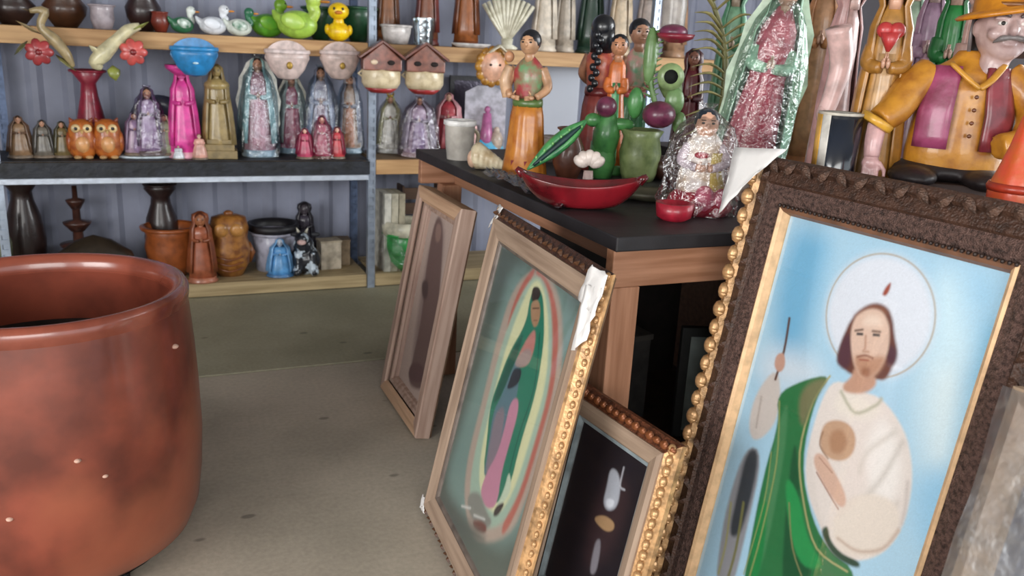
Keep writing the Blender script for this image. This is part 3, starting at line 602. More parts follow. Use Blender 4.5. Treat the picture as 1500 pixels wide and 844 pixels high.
crumple(f2,'corner_wrap',[(w-0.032,-0.042,h-.20),(w+.006,-0.034,h-.16),(w+.016,-0.032,h-0.032),(w-0.042,-0.042,h-0.042)],9,white,'loose tongue of white foam',.005)
crumple(f2,'corner_wrap',[(-.006,-.03,h-.07),(.05,-0.032,h-0.032),(.06,-0.022,h+.008),(-.006,-.01,h+.008)],4,white,'white foam corner sheet on the top left',.003)
crumple(f2,'corner_wrap',[(-.008,-.03,-.0),(.05,-0.032,.01),(.02,-0.032,.05),(-.008,-.03,.05)],6,white,'torn white foam at the bottom corner',.002)
# 1 narrow pale one
w,h=.53,.911
f1=frame_root('picture_frame','plain pale wooden frame with a faded brown print, farthest of the leaning pictures',.974,3.416,-1.575,.175,.0)
pw=wood('b59a8b','97796a',2); pwh=wood('c8a384','ab8568',0)
obj('back_board',M().box((w/2,.004,h/2),(w-.01,.008,h-.01)),backm,f1,False)
mitre(f1,'frame_rail',w,h,0,[(0,0),(0,.055),(.004,.06),(.045,.06),(.05,.052),(.058,.05)],[pwh,pw,pwh,pw])
mitre(f1,'inner_rail',w,h,.058,[(0,0),(0,.042),(.014,.04),(.018,.03),(.026,.028),(.03,.016),(.03,0)],[pw,pw,pw,wood('a88d7f','8a6e62',2)])
a=Art(.088,w-.088,.088,h-.088,.0045,'b5a096'); a.run(ART1); a.build('printed_picture',f1,-.014,.6)
# 3 low one
w,h=.465,.643
f3=frame_root('picture_frame','small beaded frame with a nearly black print, low between the two big frames',.939,1.908,-1.47,.2,.0)
obj('back_board',M().box((w/2,.004,h/2),(w-.02,.012,h-.02)),backm,f3,False)
mitre(f3,'molding',w,h,0,[(0,0),(0,.014),(.008,.022),(.03,.034)],[brown,gold,mat('6a3d28',.4,.1,.4,60,.4),gold])  # brown top against gold sides: fall of light given as separate colours
mitre(f3,'wood_liner',w,h,.03,[(0,0),(0,.04),(.012,.044),(.03,.038),(.044,.032),(.05,.024)],[lin2h,lin2,lin2h,lin2])
mitre(f3,'inner_mat',w,h,.08,[(0,0),(0,.02),(.014,.014),(.014,0)],mat('8c979b',.5))
beads(f3,w,h,.014,.03,.026,.026,gold,mat('8a5232',.35,.35),(1,2,3))
a=Art(.094,w-.094,.094,h-.094,.0022,'231e25'); 
a.run([(t_,c_,s_,w_,[((x-.04)*.95,(y*.95+.077)) for x,y in P_]) for t_,c_,s_,w_,P_ in ART3]); a.build('printed_picture',f3,-.010); glass(f3,.094,w-.094,.094,h-.094,-.0125)
# ---------------------------------------------------------------- on the back shelves
def spot(px,base,top,Y,z):
    P=at(px,base,Y); h=at(px,top,Y).z-z; return (P.x,Y,z),h,mpp(at(px,(base+top)/2,Y))
def sv(px,base,top,w,Y,z,**k):
    P,h,s=spot(px,base,top,Y,z); return P,h,w*s
G1='small figurines at the dark left end of the middle shelf'
for px,top,w,c1,c2,lb in ((32,170,36,'8d6f52','6b4f3b','small tan robed figurine, leftmost on the middle shelf'),(66,176,32,'6d665c','4e4a46','small grey-brown robed figurine second from the left on the middle shelf'),(94,178,28,'7b6a44','4a4632','small olive robed figurine beside the orange owls')):
    P,h,ww=sv(px,232,top,w,5.12,ZM); robed('figurine',lb,'figurine',P,h,ww,c1,c2,hair='2a211c',hz=1.25,group=G1)
def owl(label,P,h,w,col,col2,group):
    o=thing('owl_figurine',label,'owl ornament',P,face(P),group); m=M(); m.lathe([(w*.3,0),(w*.42,h*.12),(w*.48,h*.35),(w*.44,h*.58),(w*.42,h*.72),(w*.36,h*.88),(w*.15,h*.96)],18,1,.85); obj('body',m,glaze(col,col2),o)
    for q in (-1,1):
        m=M(); m.ell((q*w*.18,-w*.33,h*.75),(w*.15,w*.08,w*.15)); e=obj('eye',m,glaze('e3c48f'),o); m=M(); m.ell((q*w*.18,-w*.41,h*.75),(w*.06,w*.03,w*.06)); obj('pupil',m,mat('1a1410',.3),e)
        m=M(); m.tube([(q*w*.26,0,h*.86),(q*w*.36,-w*.05,h*1.0)],[w*.13,w*.01]); obj('ear_tuft',m,glaze(col2),o)
        m=M(); m.ell((q*w*.42,0,h*.4),(w*.1,w*.26,h*.26)); obj('wing',m,glaze(col2,col),o)
        m=M(); m.ell((q*w*.18,-w*.3,h*.04),(w*.13,w*.16,h*.05)); obj('foot',m,glaze('caa06c'),o)
    m=M(); m.tube([(0,-w*.38,h*.7),(0,-w*.5,h*.62)],[w*.07,w*.01]); obj('beak',m,glaze('d8b070'),o)
    m=M(); m.ell((0,-w*.3,h*.36),(w*.24,w*.18,h*.22)); obj('breast',m,glaze('d59a63'),o)
for px,lb in ((123,'orange clay owl below the red vase, left one of the pair'),(160,'orange clay owl, right one of the pair below the red vase')):
    P,h,ww=sv(px,232,172,42,5.1,ZM); owl(lb,P,h,ww,'b96a2b','8a3f1c','pair of orange owls')
P,h,ww=sv(138,226,104,46,5.32,ZM); vase('vase','dark red glazed vase with a flared mouth behind the orange owls','vase',P,[(ww*.28,0),(ww*.4,h*.2),(ww*.42,h*.4),(ww*.26,h*.7),(ww*.22,h*.85),(ww*.5,h)],h,'8c1f33')
# group of small praying figures in front of a dark plate
P,h,ww=sv(237,230,132,84,5.3,ZM); o=thing('display_plate','dark blue-grey round plate standing behind the lilac figure group','plate',P,face(P)); m=M(); m.lathe([(.001,0),(ww*.3,.0),(ww*.5,.016),(ww*.5,.022),(ww*.3,.008),(.001,.008)],32,caps=False); m.v=[(x,-z,y+ww*.5) for x,y,z in m.v]; obj('plate',m,glaze('3d4156'),o); obj('easel',M().box((0,.012,ww*.12),(ww*.5,.03,ww*.24)),mat('2a2420'),o,False)
o_=[(200,165,34,'b59ab0','77607c','white-faced lilac figurine left in the group before the dark plate'),(221,128,42,'a58aa5','5c4a66','tall lilac and plum figurine in the middle of the group before the dark plate'),(243,168,34,'9aa283','c9bfa0','olive and cream kneeling figurine right in the group before the dark plate')]
for px,top,w,c1,c2,lb in o_:
    P,h,ww=sv(px,230,top,w,5.12,ZM+.012); robed('figurine',lb,'figurine',P,h,ww,c1,c2,hair='3b2c2a',group='lilac figure group',hz=1.2,cello='f4f0ff' if top<130 else None)
P,h,ww=sv(213,232,226,74,5.12,ZM); o=thing('tray','pale blue oval tray under the lilac figure group','tray',P,0); m=M(); m.lathe([(ww*.5,0),(ww*.53,.011),(ww*.47,.010),(.001,.009)],24,1,.5,caps=False); obj('dish',m,glaze('c8d4dc'),o)
P,h,ww=sv(272,232,98,46,5.1,ZM)
o=robed('statue','tall hot pink plaster statue with a wide flat crown below the blue hanging pot','statue',P,h,ww,'e0489e','d33c92',skin='e667ac',hair='d8429a',base='e9a6b8'); m=M(); m.lathe([(ww*.16,0),(ww*.46,h*.08),(ww*.48,h*.12),(ww*.2,h*.11)],20,c=(0,0,h*.9)); obj('flat_crown',m,glaze('e0489e'),o)
for px,top,w,c,lb in ((262,213,18,'dfe3ea','tiny white angel at the foot of the hot pink statue'),(293,196,24,'e0a99a','small blush figurine between the pink and the gold statue')):
    P,h,ww=sv(px,233,top,w,5.03,ZM); robed('figurine',lb,'figurine',P,h,ww,c,None,skin='e3c3ae',hair='8b6a4b',hz=1.4)
P,h,ww=sv(322,232,94,50,5.1,ZM)
o=robed('statue','tall antique gold statue on a square stepped pedestal','statue',P,h,ww*.95,'a08a5c','8f7a4c',skin='a8925f',hair='7a683f',base='8a764c'); obj('pedestal',M().box((0,0,h*.045),(ww*1.0,ww*.8,h*.09)).box((0,0,h*.12),(ww*.85,ww*.66,h*.07)).box((0,0,h*.18),(ww*.7,ww*.56,h*.05)),glaze('8a764c'),o,False,bev=.003); m=M(); m.lathe([(ww*.3,0),(ww*.36,h*.03),(ww*.34,h*.06),(ww*.2,h*.1)],16,c=(0,.004,h*.74),caps=False); obj('collar',m,glaze('a8925f'),o)
WR='statues wrapped in clear film on the middle shelf'
for k,(px,top,w,c1,c2,pan,man,lb) in enumerate(((381,84,58,'c98f9a','9fc3c2','d48f9c','e8e4d8','cellophane-wrapped statue with pale blue mantle between the gold statue and the cream pots'),(429,110,44,'cf6f86','cfd8cc','d0566f','ddd6bf','cellophane-wrapped statue in rose and mint below the left cream pot'),(471,98,50,'b0a3b3','8f93ab','a5848f',None,'cellophane-wrapped grey-lilac statue left of the one with an orange front'),(512,110,42,'d9a98b','a9a2ac','e0814a',None,'cellophane-wrapped statue with an orange front beside the steel post'))):
    P,h,ww=sv(px,232,top,w,5.15+.14*(k%2),ZM); robed('wrapped_statue',lb,'statue',P,h,ww*.86,c1,c2,panel=pan,mandorla=man,hair='3d2c28',base='b9c9d2',cello='eef8ff',group=WR,seed=k+3)
for px,top,w,c,c2,lb in ((447,188,26,'c5506f','8d2444','small crimson figurine in front of the wrapped rose statue'),(472,170,30,'b43262','8c2350','small magenta figurine, middle of the red ones before the wrapped statues'),(494,186,24,'c9474f','7f1f33','small red figurine nearest the steel post')):
    P,h,ww=sv(px,233,top,w,5.04,ZM); robed('figurine',lb,'figurine',P,h,ww,c,c2,skin='e6b8a4',hair='2d1c1c',hz=1.25,group='small red figurines',cello='ffeef4' if px==472 else None)
# pots and little houses hanging from the upper rail
def pocket(label,px,top,bot,w,col,col2,emb,group):
    P=at(px,(top+bot)/2,4.976); s=mpp(P); r=w*s/2; o=thing('hanging_pot',label,'hanging pot',(P.x,P.y,at(px,bot,4.976).z),0,group); H_=(bot-top)*s
    m=M(); m.lathe([(.004,0),(r*.45,H_*.05),(r*.78,H_*.28),(r*.95,H_*.55),(r*1.0,H_*.72),(r*.86,H_*.72),(r*.8,H_*.5),(.004,H_*.2)],26,1,.62,(0,-.0,0),a0=PI,a1=2*PI,caps=False); obj('bowl',m,glaze(col),o,solid=.003)
    m=M(); m.lathe([(r*.84,H_*.71),(r*.88,H_*.77),(r*1.02,H_*.77),(r*1.04,H_*.69),(r*.98,H_*.66)],26,1,.62,a0=PI,a1=2*PI,caps=False); obj('rim',m,glaze(col2),o,solid=.002)
    m=M(); pts=[(r*math.cos(a),H_*.55+H_*.45*math.sin(a)) for a in [PI*i/14 for i in range(15)]]+[(-r*.7,H_*.2),(0,.0),(r*.7,H_*.2)]; m.prism(pts,0,.012); obj('back_plate',m,glaze(col),o,False)
    if emb: m=M(); m.ell((0,-r*.6,H_*.38),(r*.14,r*.06,r*.17),10,8); obj('emblem',m,mat('a8873c',.4,.4),o); 
    else: m=M(); m.ell((0,-r*.6,H_*.36),(r*.13,r*.05,r*.05),10,6); obj('emblem',m,mat('bfe3f2',.4),o)  # highlight of the blue pot, added as a pale mark
pocket('glossy bright blue half-round pot hung on the upper rail','285' and 285,57,112,66,'2a86c4','2f8fd0',False,'half-round hanging pots')
pocket('cream pink half-round pot with a gold emblem, left of the two cream ones',421,61,117,64,'d9c3bd','e6d3d0',True,'half-round hanging pots')
pocket('cream pink half-round pot with a gold emblem, right one, beside the little houses',498,63,117,58,'d4bcb4','e2cdc9',True,'half-round hanging pots')
def house(label,px,top,bot,w,col):
    P=at(px,bot,4.86); s=mpp(P); W_=w*s; H_=(bot-top)*s; o=thing('birdhouse',label,'birdhouse',(P.x,4.86,P.z),face(P,.1),'clay birdhouses')
    m=M(); m.lathe([(W_*.4,H_*.1),(W_*.47,H_*.2),(W_*.47,H_*.42),(W_*.45,H_*.46)],20,1,.8); obj('lower_wall',m,glaze('d8c7a6','b9a581'),o)
    m=M(); m.lathe([(W_*.24,0),(W_*.3,H_*.03),(W_*.4,H_*.1)],18,1,.8); obj('floor_ring',m,glaze('9d2a2c'),o)
    m=M(); m.prism([(-W_*.46,H_*.44),(W_*.46,H_*.44),(W_*.46,H_*.66),(0,H_*.98),(-W_*.46,H_*.66)],-W_*.36,W_*.36); b=obj('upper_wall',m,glaze(col,'5c3226'),o,False,bev=.006)
    for q in (-1,1):
        m=M(); m.box((q*W_*.27,0,H_*.84),(W_*.68,W_*.86,H_*.05),q*.62); obj('roof_slab',m,glaze('703a2d','54281f'),o,False,bev=.003)
        m=M(); m.ell((q*W_*.2,-W_*.37,H_*.6),(W_*.09,W_*.02,W_*.06),10,6); obj('opening',m,mat('20120f',.8) if q>0 or col=='87503f' else glaze('d9c0a4'),o)
    m=M(); m.tube([(-W_*.44,0,H_*.3),(-W_*.54,0,H_*.36),(-W_*.44,0,H_*.44)],W_*.03); obj('handle',m,glaze('d8c7a6'),o)
    m=M(); m.tube([(0,0,H_*.96),(0,0,H_*1.02),(0,.1,H_*1.03)],W_*.02); obj('hanging_hook',m,mat('3a2a22',.5),o)
house('brown gabled clay birdhouse with cream belly, left one, in front of the steel post',558,63,136,60,'8a4f3f'); house('brown gabled clay birdhouse with cream belly, right one with two dark windows',621,66,138,60,'87503f')
# flower birds hung at the left
def flowerbird(label,pts,rads,col,fl,flc,leafs,Y=4.92):
    A0=at(*fl,Y); o=thing('hummingbird_ornament',label,'wall ornament',(A0.x,Y,A0.z),0,'bird and flower wall ornaments'); s=mpp(A0)
    L=[(at(x,y,Y).x-A0.x,-.02,at(x,y,Y).z-A0.z) for x,y in pts]; m=M(); ctube(m,L,[r*s for r in rads],10,4,.8); b=obj('bird_body',m,glaze(col),o)
    m=M(); m.tube([L[0],(L[0][0]-.035,-.03,L[0][2]+.012)],[.006,.001]); obj('beak',m,mat('4a3a24'),b)
    for k,(x,y,x2,y2,w,c) in enumerate(leafs):
        a=Vector((at(x,y,Y).x-A0.x,-.01,at(x,y,Y).z-A0.z)); b_=Vector((at(x2,y2,Y).x-A0.x,-.025,at(x2,y2,Y).z-A0.z)); m=M(); m.tube([a,(a*.7+b_*.3)+Vector((0,-.012,0)),(a*.35+b_*.65)+Vector((0,-.01,0)),b_],[.004,w*s*.5,w*s*.42,.002],8,.25); obj('leaf' if c!=col else 'wing',m,glaze(c),o)
    for k in range(7):
        a=2*PI*k/7; R=19*s; rot=Matrix.Rotation(a,3,'Y'); m=M(); m.ell(rot@Vector((R*.55,0,0))+Vector((0,-.045,0)),(R*.52,.008,R*.36),10,6,rot@Matrix.Rotation(.3,3,'Z')); obj('petal',m,glaze(flc),o)
    m=M(); m.ell((0,-.055,0),(R*.24,.012,R*.24)); obj('flower_centre',m,glaze('8a1f25'),o); m=M(); m.box((0,.01,0),(.05,.05,.05)); obj('wall_hook',m,mat('3a2a20'),o,False)
flowerbird('tan long-necked ceramic bird with a dark red flower hanging at far left',[(44,16),(66,16),(60,38),(80,58),(98,80),(108,98)],[4,8,7,11,9,3],'a3906a',(58,76),'a2393c',[(60,50,24,30,18,'8d7a55'),(82,80,112,104,14,'6e6b3d'),(40,60,22,80,12,'5a5a35')])
flowerbird('cream ceramic bird with a coral flower hanging beside the red vase',[(205,38),(188,44),(172,58),(152,78),(140,92),(150,100)],[6,11,11,15,12,4],'d6cda6',(195,76),'c9544f',[(150,82,130,66,18,'d6cda6'),(165,96,170,118,18,'8d9444'),(190,48,218,32,16,'8d9444')])
# top shelf
GD='dark clay pots at the left of the top shelf'
for px,w,c,lb in ((22,62,'2d1b16','dark brown round pot at the left end of the top shelf'),(98,60,'4a2c1a','brown round pot behind the tan hanging bird'),(212,50,'2b1717','blackish round pot left of the ducks on the top shelf')):
    P,h,ww=sv(px,50,-12,w,5.18,ZT); vase('clay_vase',lb,'pot',P,[(ww*.25,0),(ww*.46,h*.35),(ww*.5,h*.6),(ww*.34,h*.85),(ww*.42,h)],h,c,group=GD)
P,h,ww=sv(236,52,18,26,5.08,ZT); vase('clay_vase','small rust red pot just left of the first duck','pot',P,[(ww*.3,0),(ww*.5,h*.5),(ww*.4,h)],h,'7a3022')
P,h,ww=sv(152,52,8,34,5.06,ZT); vase('jar','pale grey ribbed jar above the cream hanging bird','jar',P,[(ww*.35,0),(ww*.48,h*.4),(ww*.46,h*.8),(ww*.5,h)],h,'a59aa0')
for px,top,w,b,hd,rz,nk,lb in ((268,8,40,'2f6b4a','dfe6df',.5,.5,'green and white duck, leftmost on the top shelf'),(313,6,44,'d9dde4','e7eaf0',.1,.7,'white duck between the two green and white ones'),(351,10,42,'d5ddd4','2d6f4e',.3,.5,'white duck with green head, right of the white one'),(393,-4,56,'5da22f','7dae2d',.4,.7,'bright green duck left of the lime swan'),(436,-14,66,'a3c94f','b7d55c',-.2,1.0,'lime green swan-shaped duck, largest of the row')):
    P,h,ww=sv(px,57,top,w,5.2 if px==393 else 5.08,ZT); duck(lb,P,ww,h,b,hd,rz+face(P),neck=nk)
P,h,ww=sv(496,60,4,36,5.06,ZT); o=thing('duckling_figurine','bright yellow duckling beside the steel post on the top shelf','duck ornament',P,face(P)); y_=glaze('eec90f','d9a80a')
m=M(); m.ell((0,0,h*.25),(ww*.48,ww*.42,h*.26)); m.ell((0,-ww*.03,h*.52),(ww*.22,ww*.2,h*.12)); obj('body',m,y_,o,remesh=.004); m=M(); m.ell((0,-ww*.05,h*.78),(ww*.42,ww*.38,h*.23)); hd=obj('head',m,y_,o); m=M(); m.ell((0,-ww*.45,h*.74),(ww*.16,ww*.13,h*.05)); obj('beak',m,glaze('d9802a'),hd)
for q in (-1,1): m=M(); m.ell((q*ww*.44,0,h*.3),(ww*.12,ww*.25,h*.14)); obj('wing',m,y_,o); m=M(); m.ell((q*ww*.17,-ww*.38,h*.84),(ww*.05,ww*.04,h*.04)); obj('eye',m,mat('14110f',.3),hd)
for px,w,lb in ((470,44,'dark green bowl behind the lime swan'),(525,44,'dark green bowl beside the yellow duckling')):
    P,h,ww=sv(px,60,12,w,5.25,ZT); vase('bowl',lb,'bowl',P,[(ww*.25,0),(ww*.45,h*.3),(ww*.55,h*.7),(ww*.6,h)],h,'1b4a2e',group='dark green bowls')
def carved(label,px,base,top,w,col,col2,Y=5.12,group='brown carved statues on the top shelf'):
    P,h,ww=sv(px,base,top,w,Y,ZT); return robed('carved_statue',label,'statue',P,h,ww,col,col2,skin=col,hair=col2,base=col2,group=group)
carved('brown carved statue just right of the steel post on the top shelf',568,62,-75,34,'8a5632','5e3720',5.25); carved('brown carved statue behind the small glass',625,62,-75,36,'7d4a33','6b2f28',5.27); carved('orange-brown carved statue left of the white fan',682,64,-70,40,'94552a','6e3a1c',5.2)
P,h,ww=sv(580,62,38,42,5.04,ZT); vase('bowl','whitish film-wrapped tub before the carved statues','bowl',P,[(ww*.4,0),(ww*.5,h*.6),(ww*.52,h)],h,'cfc8c4')
P,h,ww=sv(620,62,26,34,5.05,ZT); o=thing('drinking_glass','clear grey glass tumbler on the top shelf','glass',P,0); m=M(); m.lathe([(ww*.4,0),(ww*.5,h)],20,caps=False); m.lathe([(ww*.38,.006),(ww*.46,h)],20,caps=False); obj('wall',m,clear('dfe6ea',.08,.3,.2,30),o); m=M(); m.lathe([(ww*.39,0),(ww*.4,.006)],20); obj('base',m,glaze('b9c0c4'),o)
P,h,ww=sv(690,66,54,60,5.06,ZT); o=thing('plate','white oval dish on the front edge of the top shelf','plate',P,0); m=M(); m.lathe([(.001,.002),(ww*.35,0),(ww*.5,.02),(ww*.5,.026),(ww*.33,.008),(.001,.008)],28,1,.6,caps=False); obj('dish',m,glaze('dcd8d6'),o)
P,h,ww=sv(742,72,-8,66,5.08,ZT); o=thing('fan_ornament','large cream scallop fan standing on the top shelf','shell ornament',P,face(P)); ir=glaze('ddd8c4','b8b29a',.15)
for k in range(11):
    a=(k-5)*.115; m=M(); m.tube([(0,0,h*.12),(math.sin(a)*h*.55,-.012,h*.12+math.cos(a)*h*.5),(math.sin(a)*h*.86,0,h*.12+math.cos(a)*h*.82)],[ww*.05,ww*.07,ww*.085],8,.6); obj('rib',m,ir,o)
m=M(); m.lathe([(ww*.22,0),(ww*.25,h*.04),(ww*.12,h*.1),(ww*.14,h*.2)],16,1,.7); obj('foot',m,ir,o); 
for k,(px,w,c,lb) in enumerate(((795,38,'d2c5b4','cream plaster statue right of the white fan'),(824,32,'c3b6a6','narrow cream plaster statue second right of the white fan'),(905,36,'c9b59a','tan plaster statue above the woman in the green dress'),(862,40,'1f3b2c','very dark green statue on the top shelf behind the braided woman'),(945,38,'b9aaa2','greyish pink statue on the top shelf behind the cactus'),(985,36,'b08a6c','light brown statue at the right of the top shelf'))):
    carved(lb,px,84,-60,w,c,c,5.1+.17*(k%2),'plaster statues on the top shelf')
# right bay, middle level
P,h,ww=sv(655,226,110,66,5.44,ZM); o=thing('mirror','black-framed dark mirror leaning at the back of the right bay','mirror',P,0); mitre(o,'frame_rail',ww,h,0,[(0,0),(0,.02),(.03,.02),(.03,0)],mat('17141a',.5)); obj('mirror_pane',M().box((ww/2,.0,h/2),(ww-.05,.006,h-.05)),mat('4a4450',.2,.5,.1),o,False)
P,h,ww=sv(571,230,140,44,5.3,ZM); robed('wrapped_statue','film-wrapped white and gold statue with green leaves right of the post','statue',P,h,ww*.85,'dcd9cf','a9a67a',panel='e5e2da',hair='5a6b3c',cello='ffffff',crown='cfae5a',base='cfcfca',group=WR,seed=9)
P,h,ww=sv(613,232,142,60,5.12,ZM); robed('wrapped_statue','film-wrapped lilac statue under the right birdhouse','statue',P,h,ww*.85,'b8a4b4','a5a0a8',panel='8f7a9c',hair='51443f',cello='fbf6ff',base='d7c2bd',group=WR,seed=10)
P,h,ww=sv(655,230,136,50,5.3,ZM); robed('statue','statue in pink and brick red with a bowed head, before the black mirror','statue',P,h,ww,'a83c46','c28a90',skin='d3a58e',hair='6b4138',base='4a2625',panel='c76a70')
P,h,ww=sv(708,232,126,60,5.2,ZM); o=thing('nativity_plaque','white-backed plaque with a pink figure on a blue base','ornament',P,face(P)); m=M(); m.prism([(-ww*.5,0),(ww*.5,0),(ww*.5,h*.9),(ww*.2,h),(-ww*.2,h),(-ww*.5,h*.9)],.02,.035); obj('back_plate',m,glaze('c3c1cd'),o,False)
m=M(); m.lathe([(ww*.5,0),(ww*.48,h*.12),(ww*.3,h*.22),(.01,h*.24)],18,1,.5); obj('base',m,glaze('3fa2cf','7cc4dc'),o)
for px,hh,c in ((-.25,.42,'e4b9b4'),(.05,.72,'b76a9a'),(.3,.4,'d8c4b4')):
    m=M(); m.lathe([(ww*.14,h*.1),(ww*.16,h*.25),(ww*.1,h*hh*.85)],12,c=(px*ww,-.01,0)); m.ell((px*ww,-.012,h*hh*.92),(ww*.075,ww*.075,ww*.09)); obj('small_figure',m,glaze(c),o)
P=at(722,98,4.93); s=mpp(P); o=thing('sun_ornament','round golden angel face with ribbon hanging from the upper rail','wall ornament',P,.2); m=M(); m.ell((0,0,0),(22*s,.03,22*s)); obj('face',m,glaze('d8a183'),o); m=M(); 
for k in range(12): a=k*PI/6; m=M(); m.ell((22*s*math.cos(a),.01,22*s*math.sin(a)),(8*s,.02,8*s),8,6); obj('curl',m,glaze('b3802f','8a5a1e'),o)
m=M(); m.tube([(-12*s,-.03,20*s),(2*s,-.04,30*s),(30*s,-.03,14*s)],[4*s,7*s,2*s],8,.3); obj('ribbon',m,glaze('e6dcc4'),o); m=M(); [m.ell((q*8*s,-.028,3*s),(2.4*s,.006,1.8*s),8,5) for q in (-1,1)]; obj('eyes',m,mat('2a1c18'),o)
P,h,ww=sv(815,238,92,40,5.3,ZM); o=thing('white_panel','plain bluish white upright panel behind the women figures','panel',P,face(P)); obj('panel',M().box((0,0,h/2),(ww*1.3,.04,h)),mat('c3c8d4',.5,0,.03,3,0),o,False,bev=.004)
# lowest level, left bay
for px,top,w,c,lb,Y in ((42,258,54,'2a1815','tall near-black vase at the far left of the lowest shelf',5.3),(241,270,50,'2b1a18','tall dark vase with flared neck behind the orange pots',5.36)):
    P,h,ww=sv(px,385,top,w,Y,ZL); vase('tall_vase',lb,'vase',P,[(ww*.3,0),(ww*.46,h*.2),(ww*.5,h*.4),(ww*.42,h*.62),(ww*.28,h*.78),(ww*.26,h*.86),(ww*.44,h*.95),(ww*.42,h)],h,c,group='tall dark vases')
P,h,ww=sv(118,380,268,56,5.36,ZL); o=thing('tiered_fountain','dark brown tiered ornament on the lowest shelf','ornament',P,0)
for k in range(4): z=h*(.05+.24*k); r=ww*(.55-.11*k); m=M(); m.lathe([(r*.5,0),(r,h*.08),(r*1.05,h*.1),(r*.3,h*.12),(r*.28,h*.25)],20,c=(0,0,z-h*.05)); obj('tier',m,glaze('4a2a20','2e1a15'),o)
P,h,ww=sv(140,388,344,120,5.1,ZL); o=thing('domed_dish','dark olive domed lid with a pale rim behind the clay pot','dish',P,0); m=M(); m.lathe([(ww*.5,h*.3),(ww*.42,h*.65),(ww*.2,h*.9),(.004,h)],28,1,.6,caps=False); obj('lid',m,glaze('33291f'),o); m=M(); m.lathe([(ww*.3,0),(ww*.54,h*.28),(ww*.54,h*.34),(.01,h*.3)],28,1,.6,caps=False); obj('dish',m,glaze('6f665a'),o)
P,h,ww=sv(5,382,322,26,5.06,ZL); o=thing('glass_jar','small greenish glass jar at the left edge of the picture','jar',P,0); m=M(); m.lathe([(ww*.5,0),(ww*.55,h*.7),(ww*.35,h*.85),(ww*.38,h)],18); obj('wall',m,mat('6e7058',.15,0,.3,8,0,.8),o); m=M(); m.lathe([(ww*.4,h),(ww*.4,h*1.08)],18); obj('lid',m,mat('6d6a5e',.4,.5),o)
GO='orange clay pieces on the lowest shelf'
P,h,ww=sv(253,400,332,72,5.22,ZL); vase('clay_bowl','wide orange and brown clay bowl right behind the big pot rim','bowl',P,[(ww*.25,0),(ww*.44,h*.25),(ww*.5,h*.6),(ww*.46,h*.85),(ww*.52,h)],h,'9c5226',group=GO)
P,h,ww=sv(297,402,310,42,5.05,ZL); robed('clay_figurine','rust orange seated clay figure between bowl and owl-faced pot','figurine',P,h,ww,'a1583a','8a4a2c',skin='b06f4a',hair='5a2c1c',base='b8755a',hz=1.5,group=GO)
P,h,ww=sv(338,402,310,60,5.17,ZL); o=thing('owl_pot','round-bellied owl-faced ochre clay pot on the lowest shelf','pot',P,face(P),GO); m=M(); m.lathe([(ww*.3,0),(ww*.46,h*.2),(ww*.5,h*.42),(ww*.42,h*.6),(ww*.46,h*.75),(ww*.4,h*.92),(ww*.2,h*.96)],24,1,.9); obj('body',m,glaze('a06a30','6d3c1c'),o)
for q in (-1,1): m=M(); m.lathe([(ww*.05,0),(ww*.16,.004),(ww*.16,.01),(ww*.05,.012)],16); m.v=[(x+q*ww*.18,-z-ww*.38,y+h*.76) for x,y,z in m.v]; obj('eye_ring',m,glaze('b98243'),o); m=M(); m.tube([(q*ww*.42,0,h*.5),(q*ww*.54,0,h*.35),(q*ww*.44,0,h*.2)],ww*.07); obj('handle',m,glaze('8a5226'),o)
m=M(); m.lathe([(ww*.08,0),(ww*.12,h*.05),(ww*.05,h*.08)],12,c=(0,0,h*.94)); obj('knob',m,glaze('8a5226'),o); m=M(); [m.tube(curve([(-ww*.3,-ww*.36,h*(.16+.09*k)),(0,-ww*.47,h*(.12+.09*k)),(ww*.3,-ww*.36,h*(.16+.09*k))],4),ww*.025) for k in range(3)]; obj('carved_feathers',m,glaze('7a4522'),o,kind='stuff')
P,h,ww=sv(402,394,326,70,5.25,ZL); o=vase('bucket','white bucket with a wide black rim behind the blue figurine','bucket',P,[(ww*.36,0),(ww*.44,h*.8)],h,'a9a8b8'); m=M(); m.lathe([(ww*.42,h*.8),(ww*.52,h*.86),(ww*.52,h),(ww*.46,h),(ww*.44,h*.84)],26,caps=False); obj('black_rim',m,mat('17141a',.5),o)
P,h,ww=sv(447,385,296,34,5.36,ZL); robed('statue','dark charcoal statue with square headdress behind the black and white cow','statue',P,h,ww,'3a3440','2a262e',skin='4a424a',hair='221d22',base='2a262c',hz=1.5)
P,h,ww=sv(411,405,350,40,5.08,ZL); robed('figurine','sky blue robed figurine in front of the bucket','figurine',P,h,ww,'5b9bd3','6fa5d8',skin='a9b4c4',hair='c3cbd4',base='4f7fb0',hz=1.5)
P,h,ww=sv(448,408,332,50,5.09,ZL); o=thing('cow_figurine','black and white patched sitting cow figurine on the lowest shelf','cow ornament',P,face(P)); pt_=mat('14151b',.35,0,.0,14,.0,.5).copy(); rp=[n for n in pt_.node_tree.nodes if n.type=='VALTORGB'][0]; rp.color_ramp.elements[0].color=(.01,.012,.018,1); rp.color_ramp.elements[1].color=(.5,.58,.66,1); rp.color_ramp.elements[0].position=.55; rp.color_ramp.elements[1].position=.58
m=M(); m.ell((0,0,h*.3),(ww*.46,ww*.4,h*.32)); m.ell((-ww*.05,-ww*.1,h*.62),(ww*.3,ww*.28,h*.22)); m.ell((-ww*.1,-ww*.3,h*.8),(ww*.2,ww*.3,h*.14)); 
for q in (-1,1): m.ell((q*ww*.25,-ww*.3,h*.1),(ww*.13,ww*.25,h*.1)); m.tube([(q*ww*.2,-ww*.3,h*.5),(q*ww*.2,-ww*.38,h*.08)],ww*.1)
obj('body',m,pt_,o,remesh=.006)
